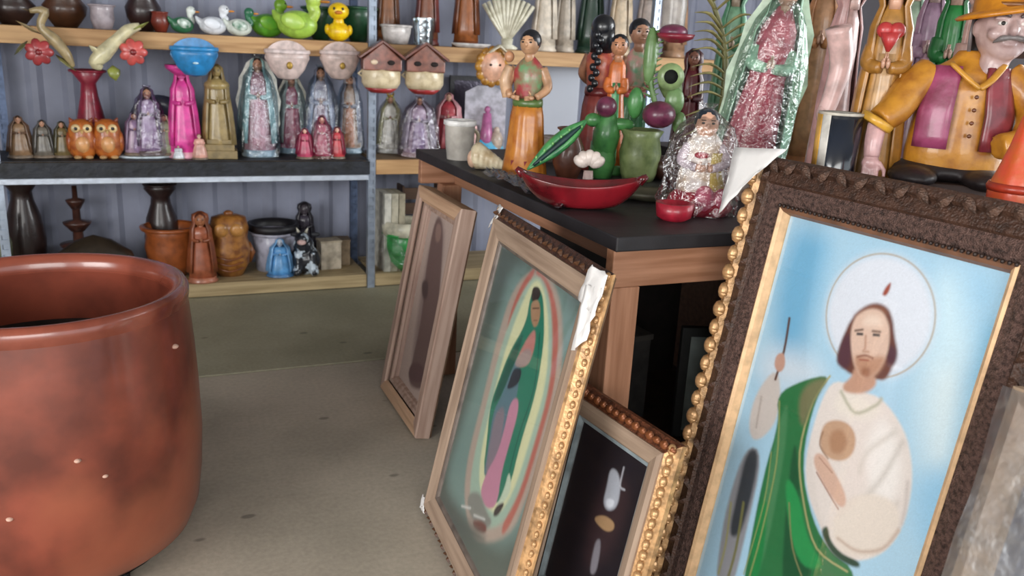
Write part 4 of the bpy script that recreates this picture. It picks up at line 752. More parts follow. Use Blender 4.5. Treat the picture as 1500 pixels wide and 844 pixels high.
for q in (-1,1): m=M(); m.ell((q*ww*.28,-ww*.15,h*.86),(ww*.14,ww*.06,h*.05)); obj('ear',m,mat('22232b'),o); m=M(); m.tube([(q*ww*.1-ww*.08,-ww*.15,h*.9),(q*ww*.16-ww*.08,-ww*.15,h*1.0)],[ww*.05,.002]); obj('horn',m,glaze('c8c4b4'),o)
m=M(); m.ell((-ww*.1,-ww*.55,h*.76),(ww*.13,ww*.1,h*.06)); obj('muzzle',m,glaze('c9a9a4'),o)
P,h,ww=sv(482,398,352,30,5.2,ZL); o=thing('cardboard_box','small pale cream box at the right end of the lowest shelf','box',P,.1); obj('box',M().box((0,0,h/2),(ww,.1,h)),mat('b9ad9a',.7),o,False,bev=.002); obj('lid',M().box((0,0,h),(ww*1.06,.108,.012)),mat('a89b86',.7),o,False)
P,h,ww=sv(500,392,350,22,5.3,ZL); o=thing('cardboard_box','narrow tan box behind the cream box','box',P,-.1); obj('box',M().box((0,0,h/2),(ww,.12,h)),mat('97836a',.7),o,False,bev=.002); obj('lid',M().box((0,0,h),(ww*1.06,.128,.012)),mat('8a765e',.7),o,False)
# lowest level, right bay
for k,(px,w,c,lb) in enumerate(((560,10,'c9c6bb','whitish board standing just right of the steel post'),(570,10,'b7b09c','cream board second from the steel post'),(580,9,'a59c86','grey-tan board third from the steel post'))):
    P,h,ww=sv(px,400,280,w,5.12,ZL); o=thing('wooden_board',lb,'board',P,.05,'boards standing in the lower right bay'); obj('board',M().box((0,0,h/2),(ww,.2,h)),mat(c,.6),o,False,bev=.002)
P,h,ww=sv(612,396,270,60,5.36,ZL); o=thing('wooden_crate','dark brown crate in the lower right bay behind the green bowl','crate',P,0)
for q in (-1,1): obj('side_panel',M().box((q*ww*.47,0,h/2),(.014,.14,h)),wood('4d3526'),o,False)
for k in range(5): obj('slat',M().box((0,-.065,h*(.1+.2*k)),(ww*.9,.012,h*.15)),wood('5c4230'),o,False)
P,h,ww=sv(594,400,322,66,5.06,ZL); o=vase('bowl','glossy green bowl with a thick cream rim in clear film','bowl',P,[(ww*.2,0),(ww*.4,h*.2),(ww*.5,h*.5),(ww*.5,h*.75)],h,'2f9a4a'); m=M(); m.lathe([(ww*.44,h*.72),(ww*.54,h*.74),(ww*.56,h*.9),(ww*.5,h*1.0),(ww*.42,h*.96),(ww*.4,h*.76)],28,fold=.03,caps=False); obj('cream_rim',m,glaze('d8d3bd'),o); wrap(o,h*1.0,ww*1.0,1.0,'ffffff',False,.1)
# ---------------------------------------------------------------- on the black-topped table
def tp(px,base,top,w,Y=None):
    P=onz(px,base,TZ) if Y is None else Vector((at(px,base,Y).x,Y,TZ)); P.z=TZ
    s=mpp(P); h=at(px,top,P.y).z-TZ; return P,h,w*s
def clay_woman(label,P,h,w,skirt,blouse,band,skin,hair,rz,braid=False,group='painted clay women on the table'):
    o=thing('clay_woman',label,'figurine',P,rz,group); hr=h*.082
    m=M(); m.lathe([(w*.46,0),(w*.5,h*.03),(w*.42,h*.22),(w*.36,h*.42),(w*.3,h*.52)],28,1,.75,fold=.07,nf=10); obj('skirt',m,skirt,o)
    m=M(); m.lathe([(w*.475,h*.02),(w*.485,h*.05),(w*.46,h*.12),(w*.44,h*.12)],28,1,.75,fold=.07,nf=10,caps=False); obj('skirt_hem',m,glaze('8e3d3f'),o)
    m=M(); m.lathe([(w*.29,h*.5),(w*.3,h*.56),(w*.34,h*.66),(w*.36,h*.74),(w*.2,h*.8),(w*.1,h*.83)],22,1,.68); obj('blouse',m,blouse,o)
    m=M(); m.lathe([(w*.315,h*.49),(w*.33,h*.51),(w*.315,h*.545)],22,1,.75,caps=False); obj('sash',m,band,o,solid=.004)
    headp(o,(0,-hr*.2,h-hr*1.05),hr,skin,hair,'bun' if not braid else 'long')
    for q in (-1,1):
        m=M(); ctube(m,[(q*w*.3,0,h*.75),(q*w*.46,-w*.06,h*.63),(q*w*.3,-w*.3,h*.56)],[w*.11,w*.1,w*.07]); obj('arm',m,skin,o)
        m=M(); m.ell((q*w*.2,-w*.34,h*.555),(w*.07,w*.05,w*.05)); [m.tube([(q*w*.17,-w*.36,h*.565-k*w*.025),(q*w*.06,-w*.385,h*.56-k*w*.022)],w*.016,6) for k in range(4)]; m.tube([(q*w*.2,-w*.37,h*.575),(q*w*.15,-w*.38,h*.6)],w*.018,6); obj('hand',m,skin,o)
    if braid:
        m=M()
        for k in range(11): m.ell((w*.05*(-1)**k,w*.28+.004*k,h*.88-k*h*.034),(w*.085,w*.075,h*.026),8,6)
        obj('braid',m,hair,o,kind='stuff')
    return o
hb=mat('16181f',.35,0,.2,30,.1,.6)
P,h,w=tp(767,258,44,66); o=clay_woman('clay woman in an orange skirt and red shawl holding a child, by the white panel',P,h,w,glaze('c07a2c','a85e22'),glaze('9d3b3e','6e9a6c'),glaze('58713a'),glaze('c99a76'),hb,face(P,-.35))
m=M(); ctube(m,[(-w*.42,-w*.12,h*.55),(-w*.48,-w*.16,h*.66),(-w*.4,-w*.14,h*.76)],[w*.13,w*.14,w*.09]); obj('swaddled_child',m,glaze('d2a985'),o); m=M(); m.ell((-w*.42,-w*.15,h*.82),(w*.11,w*.11,w*.12)); obj('child_head',m,glaze('c48d68'),o)
P,h,w=tp(868,245,22,60,2.98); clay_woman('clay woman seen from behind with a long dark braid and brick red skirt',P,h,w,glaze('93423c','7b302d'),glaze('c26a45','a6433d'),glaze('7b2b2b'),glaze('a9755a'),hb,face(P,PI-.3),True)
P,h,w=tp(893,242,48,38,2.86); o=robed('clay_child','small dark-haired clay child in orange between the two larger women','figurine',P,h,w*1.1,'cf6f32',None,skin='c58a66',hair='16181f',base='4f8a4a',hz=1.15,panel='4f9a63')
P,h,w=tp(920,235,27,50,2.98); clay_woman('clay woman in a pink and green dress, right one of the women',P,h,w,glaze('4c9a63','3a7a4e'),glaze('d08a8c','6fa880'),glaze('c9605f'),glaze('b98a70'),hb,face(P,.3))
# boat-shaped bowl
P=onz(850,312,TZ); s=mpp(P); o=thing('boat_bowl','dark red boat-shaped wooden bowl near the front of the table','bowl',P+Vector((.035,.075,.0)),-YAW-.06); L=96*s; H_=52*s
red=mat('7d1620',.22,0,.5,7,.1,1.0,'3b0d12')
m=M(); V=[];F=[]; n=28; pr=[(.0,0),(.45,0),(.7,.2),(.92,.7),(1,1.0),(.95,1.02),(.84,.7),(.6,.28),(.0,.16)]
for r,z in pr:
    for i in range(n):
        a=2*PI*i/n; x=r*L*math.cos(a); y=r*L*.42*math.sin(a); V.append((x,y,H_*(z*(.72+.28*abs(math.cos(a))**2))+0))
for j in range(len(pr)-1):
    for i in range(n): b=(i+1)%n; F.append((j*n+i,j*n+b,(j+1)*n+b,(j+1)*n+i))
m.add(V,F); obj('hull',m,red,o,sub=1)
m=M(); m.lathe([(.002,H_*.4),(L*.72,H_*.42)],24,1,.42,caps=False); obj('dark_inside',m,mat('1b1210',.6),o)
m=M(); [m.tube([(L*.9*q,0,H_*.86),(L*1.02*q,0,H_*1.04)],[H_*.16,H_*.08],8) for q in (-1,1)]; obj('end_grips',m,red,o,kind='stuff')
# things lying in and behind the bowl
P=onz(815,240,1.12); s=mpp(P); o=thing('cactus_pod','long split green pod leaning across the back of the bowl','ornament',(P.x,P.y,1.10),-YAW); gl=glaze('4f9a55','2f7048')
A=Vector((-42*s,0,-2*s)); B_=Vector((40*s,.03,72*s))
for q,c in ((-1,gl),(1,gl)):
    m=M(); off=Vector((.7*q*6*s,-.01*q,-.7*q*6*s)); ctube(m,[A,A*.6+B_*.4+off,A*.3+B_*.7+off,B_],[2*s,9*s,9*s,3*s],10,5,.7); obj('pod_half',m,c,o)
m=M(); ctube(m,[A*.9+B_*.1+Vector((0,-.02,0)),A*.4+B_*.6+Vector((0,-.024,0)),A*.1+B_*.9+Vector((0,-.02,0))],[2*s,5*s,1.5*s],8); obj('seam',m,mat('1c3a3a',.5),o)
m=M(); [m.ell(A*(1-t)+B_*t+Vector((6*s*(-1)**k,-9*s,3*s)),(2*s,2*s,2.4*s),6,5) for k,t in enumerate([.15+.07*i for i in range(11)])]; obj('thorns',m,glaze('7fbf6f'),o,kind='stuff')
P=onz(880,262,1.06); s=mpp(P); o=thing('shell_ornament','round off-white shell shape on a short stem in the bowl','ornament',(1.33,2.42,1.06),-YAW); P=Vector((1.33,2.42,1.06)); s=mpp(P)
m=M(); m.tube([(0,0,0),(0,0,26*s)],[9*s,7*s],10); obj('stem',m,glaze('cdb3ae'),o)
for k in range(5): a=-1.1+k*.55; m=M(); m.ell((13*s*math.sin(a),0,34*s+11*s*math.cos(a)),(9*s,8*s,12*s),10,8,Matrix.Rotation(a,3,'Y')); obj('lobe',m,glaze('dccdc4'),o)
# potted cactus with purple fruits
P,h,w=tp(925,275,62,90,2.72); o=thing('cactus_sculpture','clay cactus with purple prickly pears, an open green tube and a red saucer','cactus ornament',P,-YAW); s=w/90; g1=glaze('6f8f5c','55743f'); g2=glaze('4c8a4a','356b3a'); pu=glaze('6f2f4a','4a1b33')
def X(px,py,y=0): return ((px-925)*s,y,(275-py)*s)
m=M(); m.lathe([(22*s,0),(26*s,10*s),(30*s,40*s),(26*s,62*s),(31*s,72*s),(26*s,74*s),(20*s,55*s)],22,c=(8*s,0,0),fold=.03,nf=8); obj('pot',m,glaze('7d8a5a','5c6b3f'),o)
m=M(); m.lathe([(16*s,0),(20*s,20*s),(18*s,52*s)],16,c=(-46*s,.02,0)); ctube(m,[X(880,235,.02),X(882,210,.0),X(884,180,-.01)],[18*s,20*s,8*s],12); obj('trunk',m,g2,o)
for px,py,r,q in ((878,172,15,1),(953,179,24,.8),(962,66,20,.55)): m=M(); m.ell(X(px,py,-.03),(r*s,r*s,r*s*q),16,10); obj('prickly_pear',m,pu,o)
for px,py,rx,rz in ((862,192,13,10),(900,196,22,9),(920,165,12,22),(975,160,14,20),(935,100,10,40),(985,190,10,16)):
    m=M(); m.ell(X(px,py,-.0),(rx*s,9*s,rz*s),14,10); b=obj('cactus_pad',m,g1 if px>930 else g2,o)
m=M(); ctube(m,[X(975,150,.05),X(968,135,.03),X(965,126,-.0)],[14*s,17*s,18*s],14); obj('tube_body',m,glaze('8aa06b','6c8450'),o); m=M(); m.lathe([(10*s,0),(18*s,-2*s),(19*s,4*s),(10*s,6*s)],20,caps=False); m.v=[(x+40*s,-z-.01,y+149*s) for x,y,z in m.v]; obj('tube_lip',m,glaze('93ab74'),o); m=M(); m.lathe([(.001,0),(10.5*s,0),(10.5*s,2*s)],18); m.v=[(x+40*s,-z-.016,y+149*s) for x,y,z in m.v]; obj('tube_hole',m,mat('0c0f0a',.9),o)
m=M(); m.tube(curve([X(948,165),X(938,130),X(942,90),X(934,62)],5),4*s); 
for k in range(12): y0=155-k*8; [m.tube([X(940,y0),X(940+q*11,y0-5,-.01)],[2.4*s,.6*s],5) for q in (-1,1)]
obj('spiny_stem',m,g1,o,kind='stuff')
m=M(); m.lathe([(10*s,0),(24*s,6*s),(27*s,12*s),(22*s,9*s),(.002,5*s)],20,c=X(966,80,-.02),caps=False); obj('saucer',m,glaze('8a2638'),o)
m=M(); ctube(m,[X(962,60,0),X(962,30,0),X(960,0,0)],[16*s,17*s,16*s],12); obj('grey_column',m,glaze('a8a09a'),o)
# curling palm frond
P,h,w=tp(1035,255,-20,70,2.62); o=thing('palm_frond','dry olive palm frond with curling leaflets beside the cactus','frond',P,-YAW); s=w/70; fo=mat('8f8656',.5,0,.3,20,.2)
def X2(px,py,y=0): return ((px-1035)*s,y,(255-py)*s)
sp=curve([X2(1030,250),X2(1044,180),X2(1046,110),X2(1036,50),X2(1008,-12)],6); m=M(); m.tube(sp,lerpr([6*s,5*s,3*s],len(sp)),8); obj('stem',m,mat('6d6a3f',.5),o)
for k in range(17):
    t=.12+.86*k/17; a=sp[int(t*(len(sp)-1))]; L=(62-18*t)*s
    for q in ((-1,1) if k>9 else (-1,)):
        ang=.55-1.25*t; e=a+Vector((q*L*math.cos(ang),-.03,-L*math.sin(ang)*.9)); mid=(a+e)/2+Vector((0,-.02,9*s))
        m=M(); ctube(m,[a,mid,e],[2.6*s,4.4*s,.5*s],8,4,.45); obj('leaflet',m,fo,o)
# cellophaned child figure with blue-black hair on a red base
P,h,w=tp(1030,318,165,88); P=P+Vector((.02,.06,0)); s=w/88; o=thing('child_figure','wrapped child figure with shiny blue-black hair in white and yellow on a red base','figurine',P,face(P,.1))
m=M(); m.lathe([(.52*w,0),(.56*w,12*s),(.5*w,26*s),(.4*w,34*s)],24,1,.75); obj('base',m,glaze('a32036','7d1226'),o)
m=M(); m.ell((5*s,-26*s,24*s),(16*s,14*s,22*s)); m.ell((30*s,-20*s,26*s),(14*s,14*s,16*s)); obj('pink_flower_lump',m,glaze('c25a74'),o,remesh=.005)
m=M(); m.lathe([(34*s,0),(32*s,30*s),(24*s,60*s),(25*s,76*s),(12*s,92*s)],22,1,.75,(0,0,30*s),fold=.05,nf=8); obj('robe',m,glaze('ddd6d2','cfae8a'),o)
m=M(); m.lathe([(30*s,0),(22*s,36*s),(24*s,56*s)],12,1,.8,(4*s,-3*s,36*s),a0=-1.3,a1=.9,caps=False); obj('yellow_cloak',m,glaze('d9c06a'),o,solid=.004)
m=M(); m.ell((-4*s,-19*s,88*s),(11*s,6*s,5*s)); obj('red_bow',m,glaze('b1263a'),o)
headp(o,(0,-3*s,132*s),21*s,glaze('d9a98f'),mat('1c2734',.2,0,.3,20,.1,1.0),'short')
for q in (-1,1): m=M(); ctube(m,[(q*22*s,0,100*s),(q*32*s,-12*s,78*s),(q*10*s,-28*s,70*s)],[8*s,7*s,6*s]); obj('arm',m,glaze('d4c4cf'),o); m=M(); m.ell((q*8*s,-29*s,71*s),(6*s,5*s,6*s)); [m.tube([(q*5*s,-33*s,(74-k*2.6)*s),(-q*2*s,-35*s,(75-k*2.6)*s)],1.3*s,5) for k in range(4)]; m.tube([(q*8*s,-33*s,75*s),(q*5*s,-34*s,80*s)],1.5*s,5); obj('hand',m,glaze('d9a98f'),o)
wrap(o,150*s,92*s,1.05,'ffffff',True,.16,seed=31)
P=onz(992,324,TZ); o=thing('red_dish','small glossy dark red dish left of the wrapped child figure','dish',(P.x,P.y+.02,TZ),0); m=M(); m.lathe([(.035,0),(.05,.01),(.055,.05),(.048,.05),(.04,.012),(.001,.008)],22,caps=False); obj('dish',m,glaze('a11c30'),o)
# tall wrapped statue
P,h,w=tp(1078,285,-40,104,2.35); o=robed('wrapped_statue','tallest film-wrapped statue on the table, rose robe and mint mantle','statue',P,h,w*.86,'d4697c','a7d0b6',skin='c9a08c',hair='2d2320',base='b97a5c',panel='cf5068',mandorla='c6d9bf',cello='f6fffb',seed=12,hz=.9,op=.3)
o.rotation_euler.y=.13
P,h,w=tp(1143,262,-40,50,2.8); P.z=1.1; h-=.065; robed('statue','dark green mossy robed statue behind the tallest wrapped statue','statue',P,h,w,'2c5a40','1f4632',skin='7a8a6a',hair='1c3a2a',base='27484f')
P,h,w=tp(1050,245,-40,44,3.0); P.z=1.1; h-=.065; robed('statue','pale green draped statue between frond and tallest wrapped statue','statue',P,h,w*1.1,'7fae8c','5c9a74',skin='b9a58f',hair='3d4a3a',base='5c7a63')
P,h,w=tp(998,262,70,46,2.85); robed('statue','wine red robed statue in the shadow behind the frond','statue',P,h,w,'6e2430','4a1a22',skin='8a5a4a',hair='2a1a18',base='2f1c1a')
# left end of the table
P=onz(690,288,TZ); P=Vector((1.2,3.28,TZ)); s=mpp(P); o=thing('water_jug','white-rimmed clear plastic jug at the far left end of the table','jug',P,.3); m=M(); m.lathe([(18*s,0),(21*s,24*s),(22*s,50*s)],22,caps=False); m.lathe([(17*s,2*s),(20*s,24*s),(21*s,50*s)],22,caps=False); obj('wall',m,mat('b9b3ab',.2,0,.2,12,.1,.5),o); m=M(); m.lathe([(21*s,48*s),(24*s,50*s),(24*s,56*s),(20*s,57*s),(19*s,51*s)],22,caps=False); obj('rim',m,glaze('eceae8'),o); m=M(); ctube(m,[(22*s,0,44*s),(34*s,0,34*s),(30*s,0,14*s),(20*s,0,10*s)],[3*s,3*s],8); obj('handle',m,glaze('b5a78c'),o)
P=Vector((1.22,2.98,TZ)); s=mpp(P); o=thing('conch_shell','cream conch shell lying beside the plastic sheet','shell',P,-.6); m=M()
for k in range(6): t=k/5; m.ell((-20*s+36*s*t,0,(20-11*t)*s),((12-6*t)*s,(20-14*t)*s,(20-13*t)*s),14,9)
obj('whorls',m,glaze('d9cdb0','b59f7c'),o,remesh=.004); m=M(); m.ell((-26*s,-10*s,16*s),(8*s,6*s,13*s)); obj('lip',m,glaze('c9a58c'),o)
o=thing('plastic_sheet','crumpled clear plastic sheet lying over the left edge of the tabletop','plastic sheet',(1.12,2.5,TZ+.012),0); crumple(o,'film',[(.005,-.3,.004),(.09,-.26,.006),(.1,.3,.012),(.005,.34,.012)],8,clear('f2f6ff',.16,.34,1.0,40),None,.012,0,16)
P=onz(955,293,TZ); o=thing('wooden_dish','flat grey-green wooden dish right of the boat bowl','dish',(P.x,P.y,TZ),-.3); m=M(); m.lathe([(.05,0),(.1,.014),(.115,.03),(.1,.026),(.001,.012)],26,1.2,.7,caps=False); obj('dish',m,mat('5f5b4a',.5,0,.3,12,.1),o)
P=onz(975,262,TZ); o=thing('clay_bowl','brown clay bowl in the shadow under the cactus','bowl',(P.x,P.y,TZ),0); m=M(); m.lathe([(.05,0),(.09,.03),(.1,.075),(.088,.075),(.001,.03)],26,caps=False); obj('body',m,glaze('4a2c22'),o)

P,h,w=tp(832,238,188,46,2.72); vase('clay_jar','round brown clay jar in the shade behind the split green pod','jar',P,[(w*.3,0),(w*.5,h*.35),(w*.48,h*.65),(w*.3,h*.88),(w*.36,h)],h,'5a3324')
P,h,w=tp(806,225,200,30,3.2); vase('clay_jar','small grey clay cup far back between the women','jar',P,[(w*.35,0),(w*.5,h*.5),(w*.46,h)],h,'8a8078')
P,h,w=tp(1000,275,232,34,2.3); vase('clay_jar','small dark glazed cup left of the wrapped child figure','jar',P,[(w*.35,0),(w*.5,h*.5),(w*.46,h)],h,'43302a')
# ---------------------------------------------------------------- large statues behind the biggest picture
def cp(px,base,top,w,Y,z=None):
    z=CZ if z is None else z; A=at(px,base,Y); P=Vector((A.x,Y,z)); s=mpp(A); return P,at(px,top,Y).z-z,w*s,s
P,h,w,s=cp(1176,235,-70,62,2.5); robed('statue','tall peach draped statue right of the dark green one','statue',P,h,w,'cf9a72','c98c5f',skin='c9a08a',hair='7a5a44',base='a9683a')
P,h,w,s=cp(1212,235,-60,66,1.96,TZ); o=robed('statue','blush pink statue reaching an arm down to the dark blue mug','statue',P,h,w,'c9a5a0','bb8f8c',skin='d9b8b0',hair='8a6a5a',base='a97a5a',arms=False)
X_=[(at(x,y,1.86).x-P.x,-.1,at(x,y,1.86).z-TZ) for x,y in ((1228,40),(1232,90),(1222,130),(1208,168))]
o2=M(); ctube(o2,X_,[.035,.03,.026,.022],10); o2o=obj('forearm',o2,glaze('d9b5b0'),o); 
o.rotation_euler.z=0
m=M(); e=Vector(X_[-1]); m.ell(e,(.026,.02,.03)); [m.tube([e+Vector((-.02+.011*k,-.012,-.01)),e+Vector((-.022+.012*k,-.02,-.05+.004*abs(k-1))),e+Vector((-.02+.011*k,-.006,-.068+.005*abs(k-1)))],.0062,6) for k in range(4)]; m.tube([e+Vector((.022,-.006,.0)),e+Vector((.038,-.014,-.03))],.007,6); obj('hand',m,glaze('d9b5b0'),o)
P=at(1222,238,1.7); s=mpp(P); o=thing('mug','dark blue mug banded white and gold in front of the blush statue','mug',(P.x,1.7,CZ),0); H_=P.z-CZ+0; k=78*s
b=M(); b.lathe([(20*s,0),(30*s,H_*.5+.0),(31*s,H_+k*.9),(27*s,H_+k*.9),(26*s,H_+.01),(.002,H_)],26,caps=False); obj('body',b,mat('18202e',.2,0,.3,10,.0,.8),o)
for z0,z1,c in ((.0,1,'e0a94a'),): 
    m=M(); m.lathe([(31.2*s,H_-.02),(31.9*s,H_+k*.88)],8,a0=PI*.78,a1=PI*.98,caps=False); obj('gold_stripe',m,glaze(c),o,solid=.002); m=M(); m.lathe([(31.2*s,H_-.02),(31.9*s,H_+k*.88)],8,a0=PI*.98,a1=PI*1.12,caps=False); obj('white_stripe',m,glaze('ddd8cf'),o,solid=.002)
m=M(); m.lathe([(27*s,H_+k*.88),(32*s,H_+k*.88),(32*s,H_+k*.93),(27*s,H_+k*.93)],26,caps=False); obj('rim',m,glaze('c9c1b4'),o)
P,h,w,s=cp(1272,245,-60,80,1.7); P.x+=.0; o=robed('statue','golden brown robed statue with a red heart on the chest','statue',P,h,w,'b3813f','a8742f',skin='c99a80',hair='6b4a2f',base='7a4a24',panel='c9a070'); 
q=at(1268,50,1.7); m=M(); zz=q.z-CZ; [m.ell((k*.014,-w*.33,zz+.012),(.02,.015,.02)) for k in (-1,1)]; m.tube([(0,-w*.33,zz+.006),(0,-w*.33,zz-.04)],[.028,.004],10); obj('red_heart',m,glaze('b23434'),o)
P,h,w,s=cp(1300,240,-60,44,2.4); robed('statue','narrow mint green statue behind the golden brown one','statue',P,h,w,'9ab59a','84a78c',skin='b79a88',hair='7a3030',base='5a4a3a')
P,h,w,s=cp(1330,225,-60,54,2.2); robed('statue','lilac draped statue left of the bright green one','statue',P,h,w,'a3809a','a9829c',skin='c0a0a0',hair='5a3a44',base='4a3630',panel='b58a9a')
P,h,w,s=cp(1362,220,-60,56,1.98); robed('statue','bright green robed statue behind the shoulder of the man in gold','statue',P,h,w,'23803c','1c6e34',skin='c0a090',hair='2a1f1a',base='1a3a24')
P,h,w,s=cp(1398,200,-60,38,1.74); robed('statue','pale pink plaster statue tucked behind the man with the moustache','statue',P,h,w,'d0b0a8','c9a8a0',skin='d8bcb0',hair='a08070',base='8a6a5a')
# the seated man
Y=1.58; A=at(1388,262,Y); s=mpp(A); s=s*.98; B0=Vector((A.x,Y,CZ)); z0=A.z-CZ
bx=thing('pedestal','low dark wooden block carrying the seated man statue','pedestal',(B0.x,B0.y,CZ),-YAW-.2); obj('block',M().box((0,0,(z0-.002)/2),(.2,.2,z0-.002)),wood('3a2620'),bx,False,bev=.004)
o=thing('man_statue','large painted man statue with orange hat, gold shirt, purple vest and grey moustache','statue',(B0.x,B0.y,CZ+z0),-YAW-.22)
def X3(px,py,y=0): return Vector(((px-1420)*s,y,(262-py)*s))
gs=glaze('bd8227','9a5f1c'); vs=glaze('8e3a55','6f2838'); skn=glaze('b9a09c','a58a88'); 
m=M(); m.lathe([(66*s,12*s),(68*s,40*s),(64*s,90*s),(62*s,130*s),(52*s,156*s),(26*s,172*s),(18*s,185*s)],28,1,.66,(0,0,0))
ctube(m,[X3(1372,108,0),X3(1345,135,-.02),X3(1325,165,-.045),X3(1303,182,-.07)],[24*s,26*s,24*s,19*s],14,5)
ctube(m,[X3(1470,108,0),X3(1510,150,-.03),X3(1500,195,-.08),X3(1460,205,-.11)],[24*s,26*s,23*s,18*s],14,5)
obj('shirt',m,gs,o,remesh=.006)
m=M(); m.lathe([(19*s,-6*s),(24*s,-4*s),(25*s,4*s),(19*s,6*s)],18,caps=False); R1=Matrix.Rotation(.5,3,'Y'); c=X3(1301,183,-.072); m.v=[tuple(R1@Vector(v)+c) for v in m.v]; obj('cuff',m,glaze('dca63c'),o,solid=.003)
def panel(px,sgn):
    V=[];F=[]; rows=8
    for j in range(rows):
        t=j/(rows-1); py=100+115*t; rx=(52+17*min(1,1.8*t))*s; cx=X3(1420,py)
        for i in range(7):
            a=-PI/2+sgn*(.3+.72*i/6); V.append((cx.x+rx*1.06*math.cos(a),rx*.72*math.sin(a),cx.z))
    for j in range(rows-1):
        for i in range(6): F.append((j*7+i,j*7+i+1,(j+1)*7+i+1,(j+1)*7+i))
    return M().add(V,F)
obj('vest_panel',panel(0,-1),glaze('9a4468','7c2f4a'),o,solid=.012); obj('vest_panel',panel(0,1),glaze('84313a','64222a'),o,solid=.012)
m=M(); m.tube(curve([X3(1388,96,-.06),X3(1410,116,-.085),X3(1426,128,-.09)],4),[6*s]*9,8,.6); m.tube(curve([X3(1456,96,-.06),X3(1440,116,-.085),X3(1426,128,-.09)],4),[6*s]*9,8,.6); obj('collar',m,glaze('cf9436'),o,kind='stuff')
for k in range(4): m=M(); m.ell(X3(1424,140+k*18,-.092),(3*s,2*s,3*s)); obj('button',m,glaze('6b3a1c'),o)
m=M(); ctube(m,[X3(1303,186,-.07),X3(1300,210,-.085),X3(1300,232,-.09)],[14*s,13*s,11*s],12); m.ell(X3(1300,242,-.092),(13*s,10*s,12*s))
for k in range(4): m.tube([X3(1291+6*k,246,-.1),X3(1290+6.4*k,258,-.106),X3(1291+6*k,268-abs(k-1.4)*2,-.1)],[3.2*s,3*s,2.4*s],7)
m.tube([X3(1311,240,-.1),X3(1318,250,-.11),X3(1318,259,-.115)],[3.6*s,3.3*s,2.6*s],7); obj('hand',m,glaze('d0a5a4'),o,remesh=.003)
m=M(); m.ell(X3(1412,250,0),(86*s,50*s,18*s),20,10); m.ell(X3(1360,256,-.08),(34*s,50*s,15*s)); m.ell(X3(1460,256,-.08),(36*s,50*s,15*s)); obj('trousers',m,mat('2a2426',.5),o,remesh=.006)
hd=X3(1452,46,-.03); r=43*s
m=M(); m.ell(hd,(r*.86,r*.92,r*1.08),20,14); m.ell(hd+Vector((0,-r*.3,-r*.62)),(r*.5,r*.5,r*.42)); m.tube([hd+Vector((-r*.2,0,-r*1.5)),hd+Vector((0,0,-r*.4))],r*.46,14)
m.ell(hd+Vector((0,-r*.98,-r*.08)),(r*.17,r*.22,r*.2)); m.tube([hd+Vector((0,-r*.86,r*.22)),hd+Vector((0,-r*1.06,-r*.05))],[r*.09,r*.14],8)
for q in (-1,1): m.ell(hd+Vector((q*r*.86,r*.0,-r*.02)),(r*.1,r*.2,r*.27)); m.ell(hd+Vector((q*r*.42,-r*.7,-r*.2)),(r*.27,r*.24,r*.22)); m.ell(hd+Vector((q*r*.34,-r*.8,r*.28)),(r*.26,r*.14,r*.09))
m.ell(hd+Vector((0,-r*.83,-r*.52)),(r*.22,r*.1,r*.06)); hh=obj('head',m,skn,o,remesh=.0045)
for q in (-1,1):
    m=M(); m.ell(hd+Vector((q*r*.33,-r*.87,r*.13)),(r*.15,r*.07,r*.075)); obj('eye',m,glaze('d9d2cc'),hh); m=M(); m.ell(hd+Vector((q*r*.33,-r*.93,r*.13)),(r*.065,r*.04,r*.065)); obj('pupil',m,mat('1a1715',.3),hh)
m=M()
for q in (-1,1): ctube(m,[hd+Vector((0,-r*1.0,-r*.3)),hd+Vector((q*r*.28,-r*.98,-r*.33)),hd+Vector((q*r*.52,-r*.84,-r*.48))],[r*.07,r*.11,r*.03],8)
obj('moustache',m,glaze('5c5656','77706f'),o,remesh=.003); 
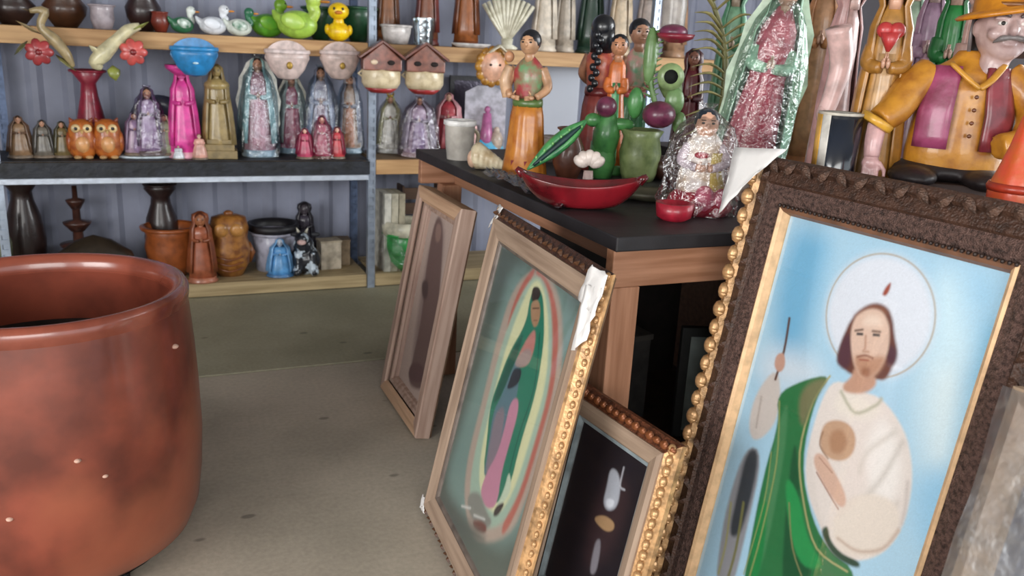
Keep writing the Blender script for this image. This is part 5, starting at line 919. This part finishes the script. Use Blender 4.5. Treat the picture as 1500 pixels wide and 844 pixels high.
for q in (-1,1): m=M(); ctube(m,[hd+Vector((q*r*.14,-r*.95,r*.33)),hd+Vector((q*r*.36,-r*.93,r*.42)),hd+Vector((q*r*.58,-r*.78,r*.32))],[r*.05,r*.07,r*.03],7); obj('eyebrow',m,glaze('54494a'),o)
m=M(); m.lathe([(r*.9,-r*.9),(r*.95,-r*.2),(r*.92,r*.4)],18,1,1,hd+Vector((0,r*.06,0)),a0=.1,a1=PI-.1,caps=False); obj('hair',m,glaze('6a6364'),o,solid=.008)
m=M(); m.lathe([(r*.88,r*.5),(r*1.35,r*.42),(r*1.42,r*.5),(r*1.3,r*.58),(r*.92,r*.66),(r*.82,r*1.2),(r*.5,r*1.42),(r*.01,r*1.45)],28,1,1,hd,fold=.03,nf=2,caps=False); m.v=[((x-hd.x)*math.cos(-.18)+(z-hd.z)*math.sin(-.18)+hd.x,y,-(x-hd.x)*math.sin(-.18)+(z-hd.z)*math.cos(-.18)+hd.z) for x,y,z in m.v]; obj('hat',m,glaze('c7801c','a8621a'),o)
m=M(); m.lathe([(r*.9,r*.64),(r*.9,r*.78)],24,1,1,hd,caps=False); obj('hat_band',m,glaze('7a4a1c'),o,solid=.004)
# neighbours at the right edge
A=at(1482,275,1.2); P=Vector((A.x+.02,1.2,CZ)); s=mpp(A); o=thing('cone_ornament','orange-red flared clay cone at the right edge, before the man statue','ornament',P,0); z0=A.z-CZ; m=M(); m.lathe([(38*s,0),(40*s,z0),(32*s,z0+24*s),(22*s,z0+60*s),(14*s,z0+100*s),(5*s,z0+118*s)],26,fold=.03,nf=7); obj('cone',m,glaze('c94a2c','b8641f'),o); m=M(); m.lathe([(40*s,z0-6*s),(42*s,z0),(39*s,z0+6*s)],26,caps=False); obj('hem',m,glaze('a8341f'),o,solid=.003)
P,h,w,s=cp(1530,240,-10,100,1.72); P.x=at(1570,100,1.72).x; robed('statue','statue with a pink face and white cap cut by the right edge','statue',P,h,w,'8a4a3a','a5542f',skin='c98f80',hair='e0dcd8',base='5a2a20',hz=1.5)
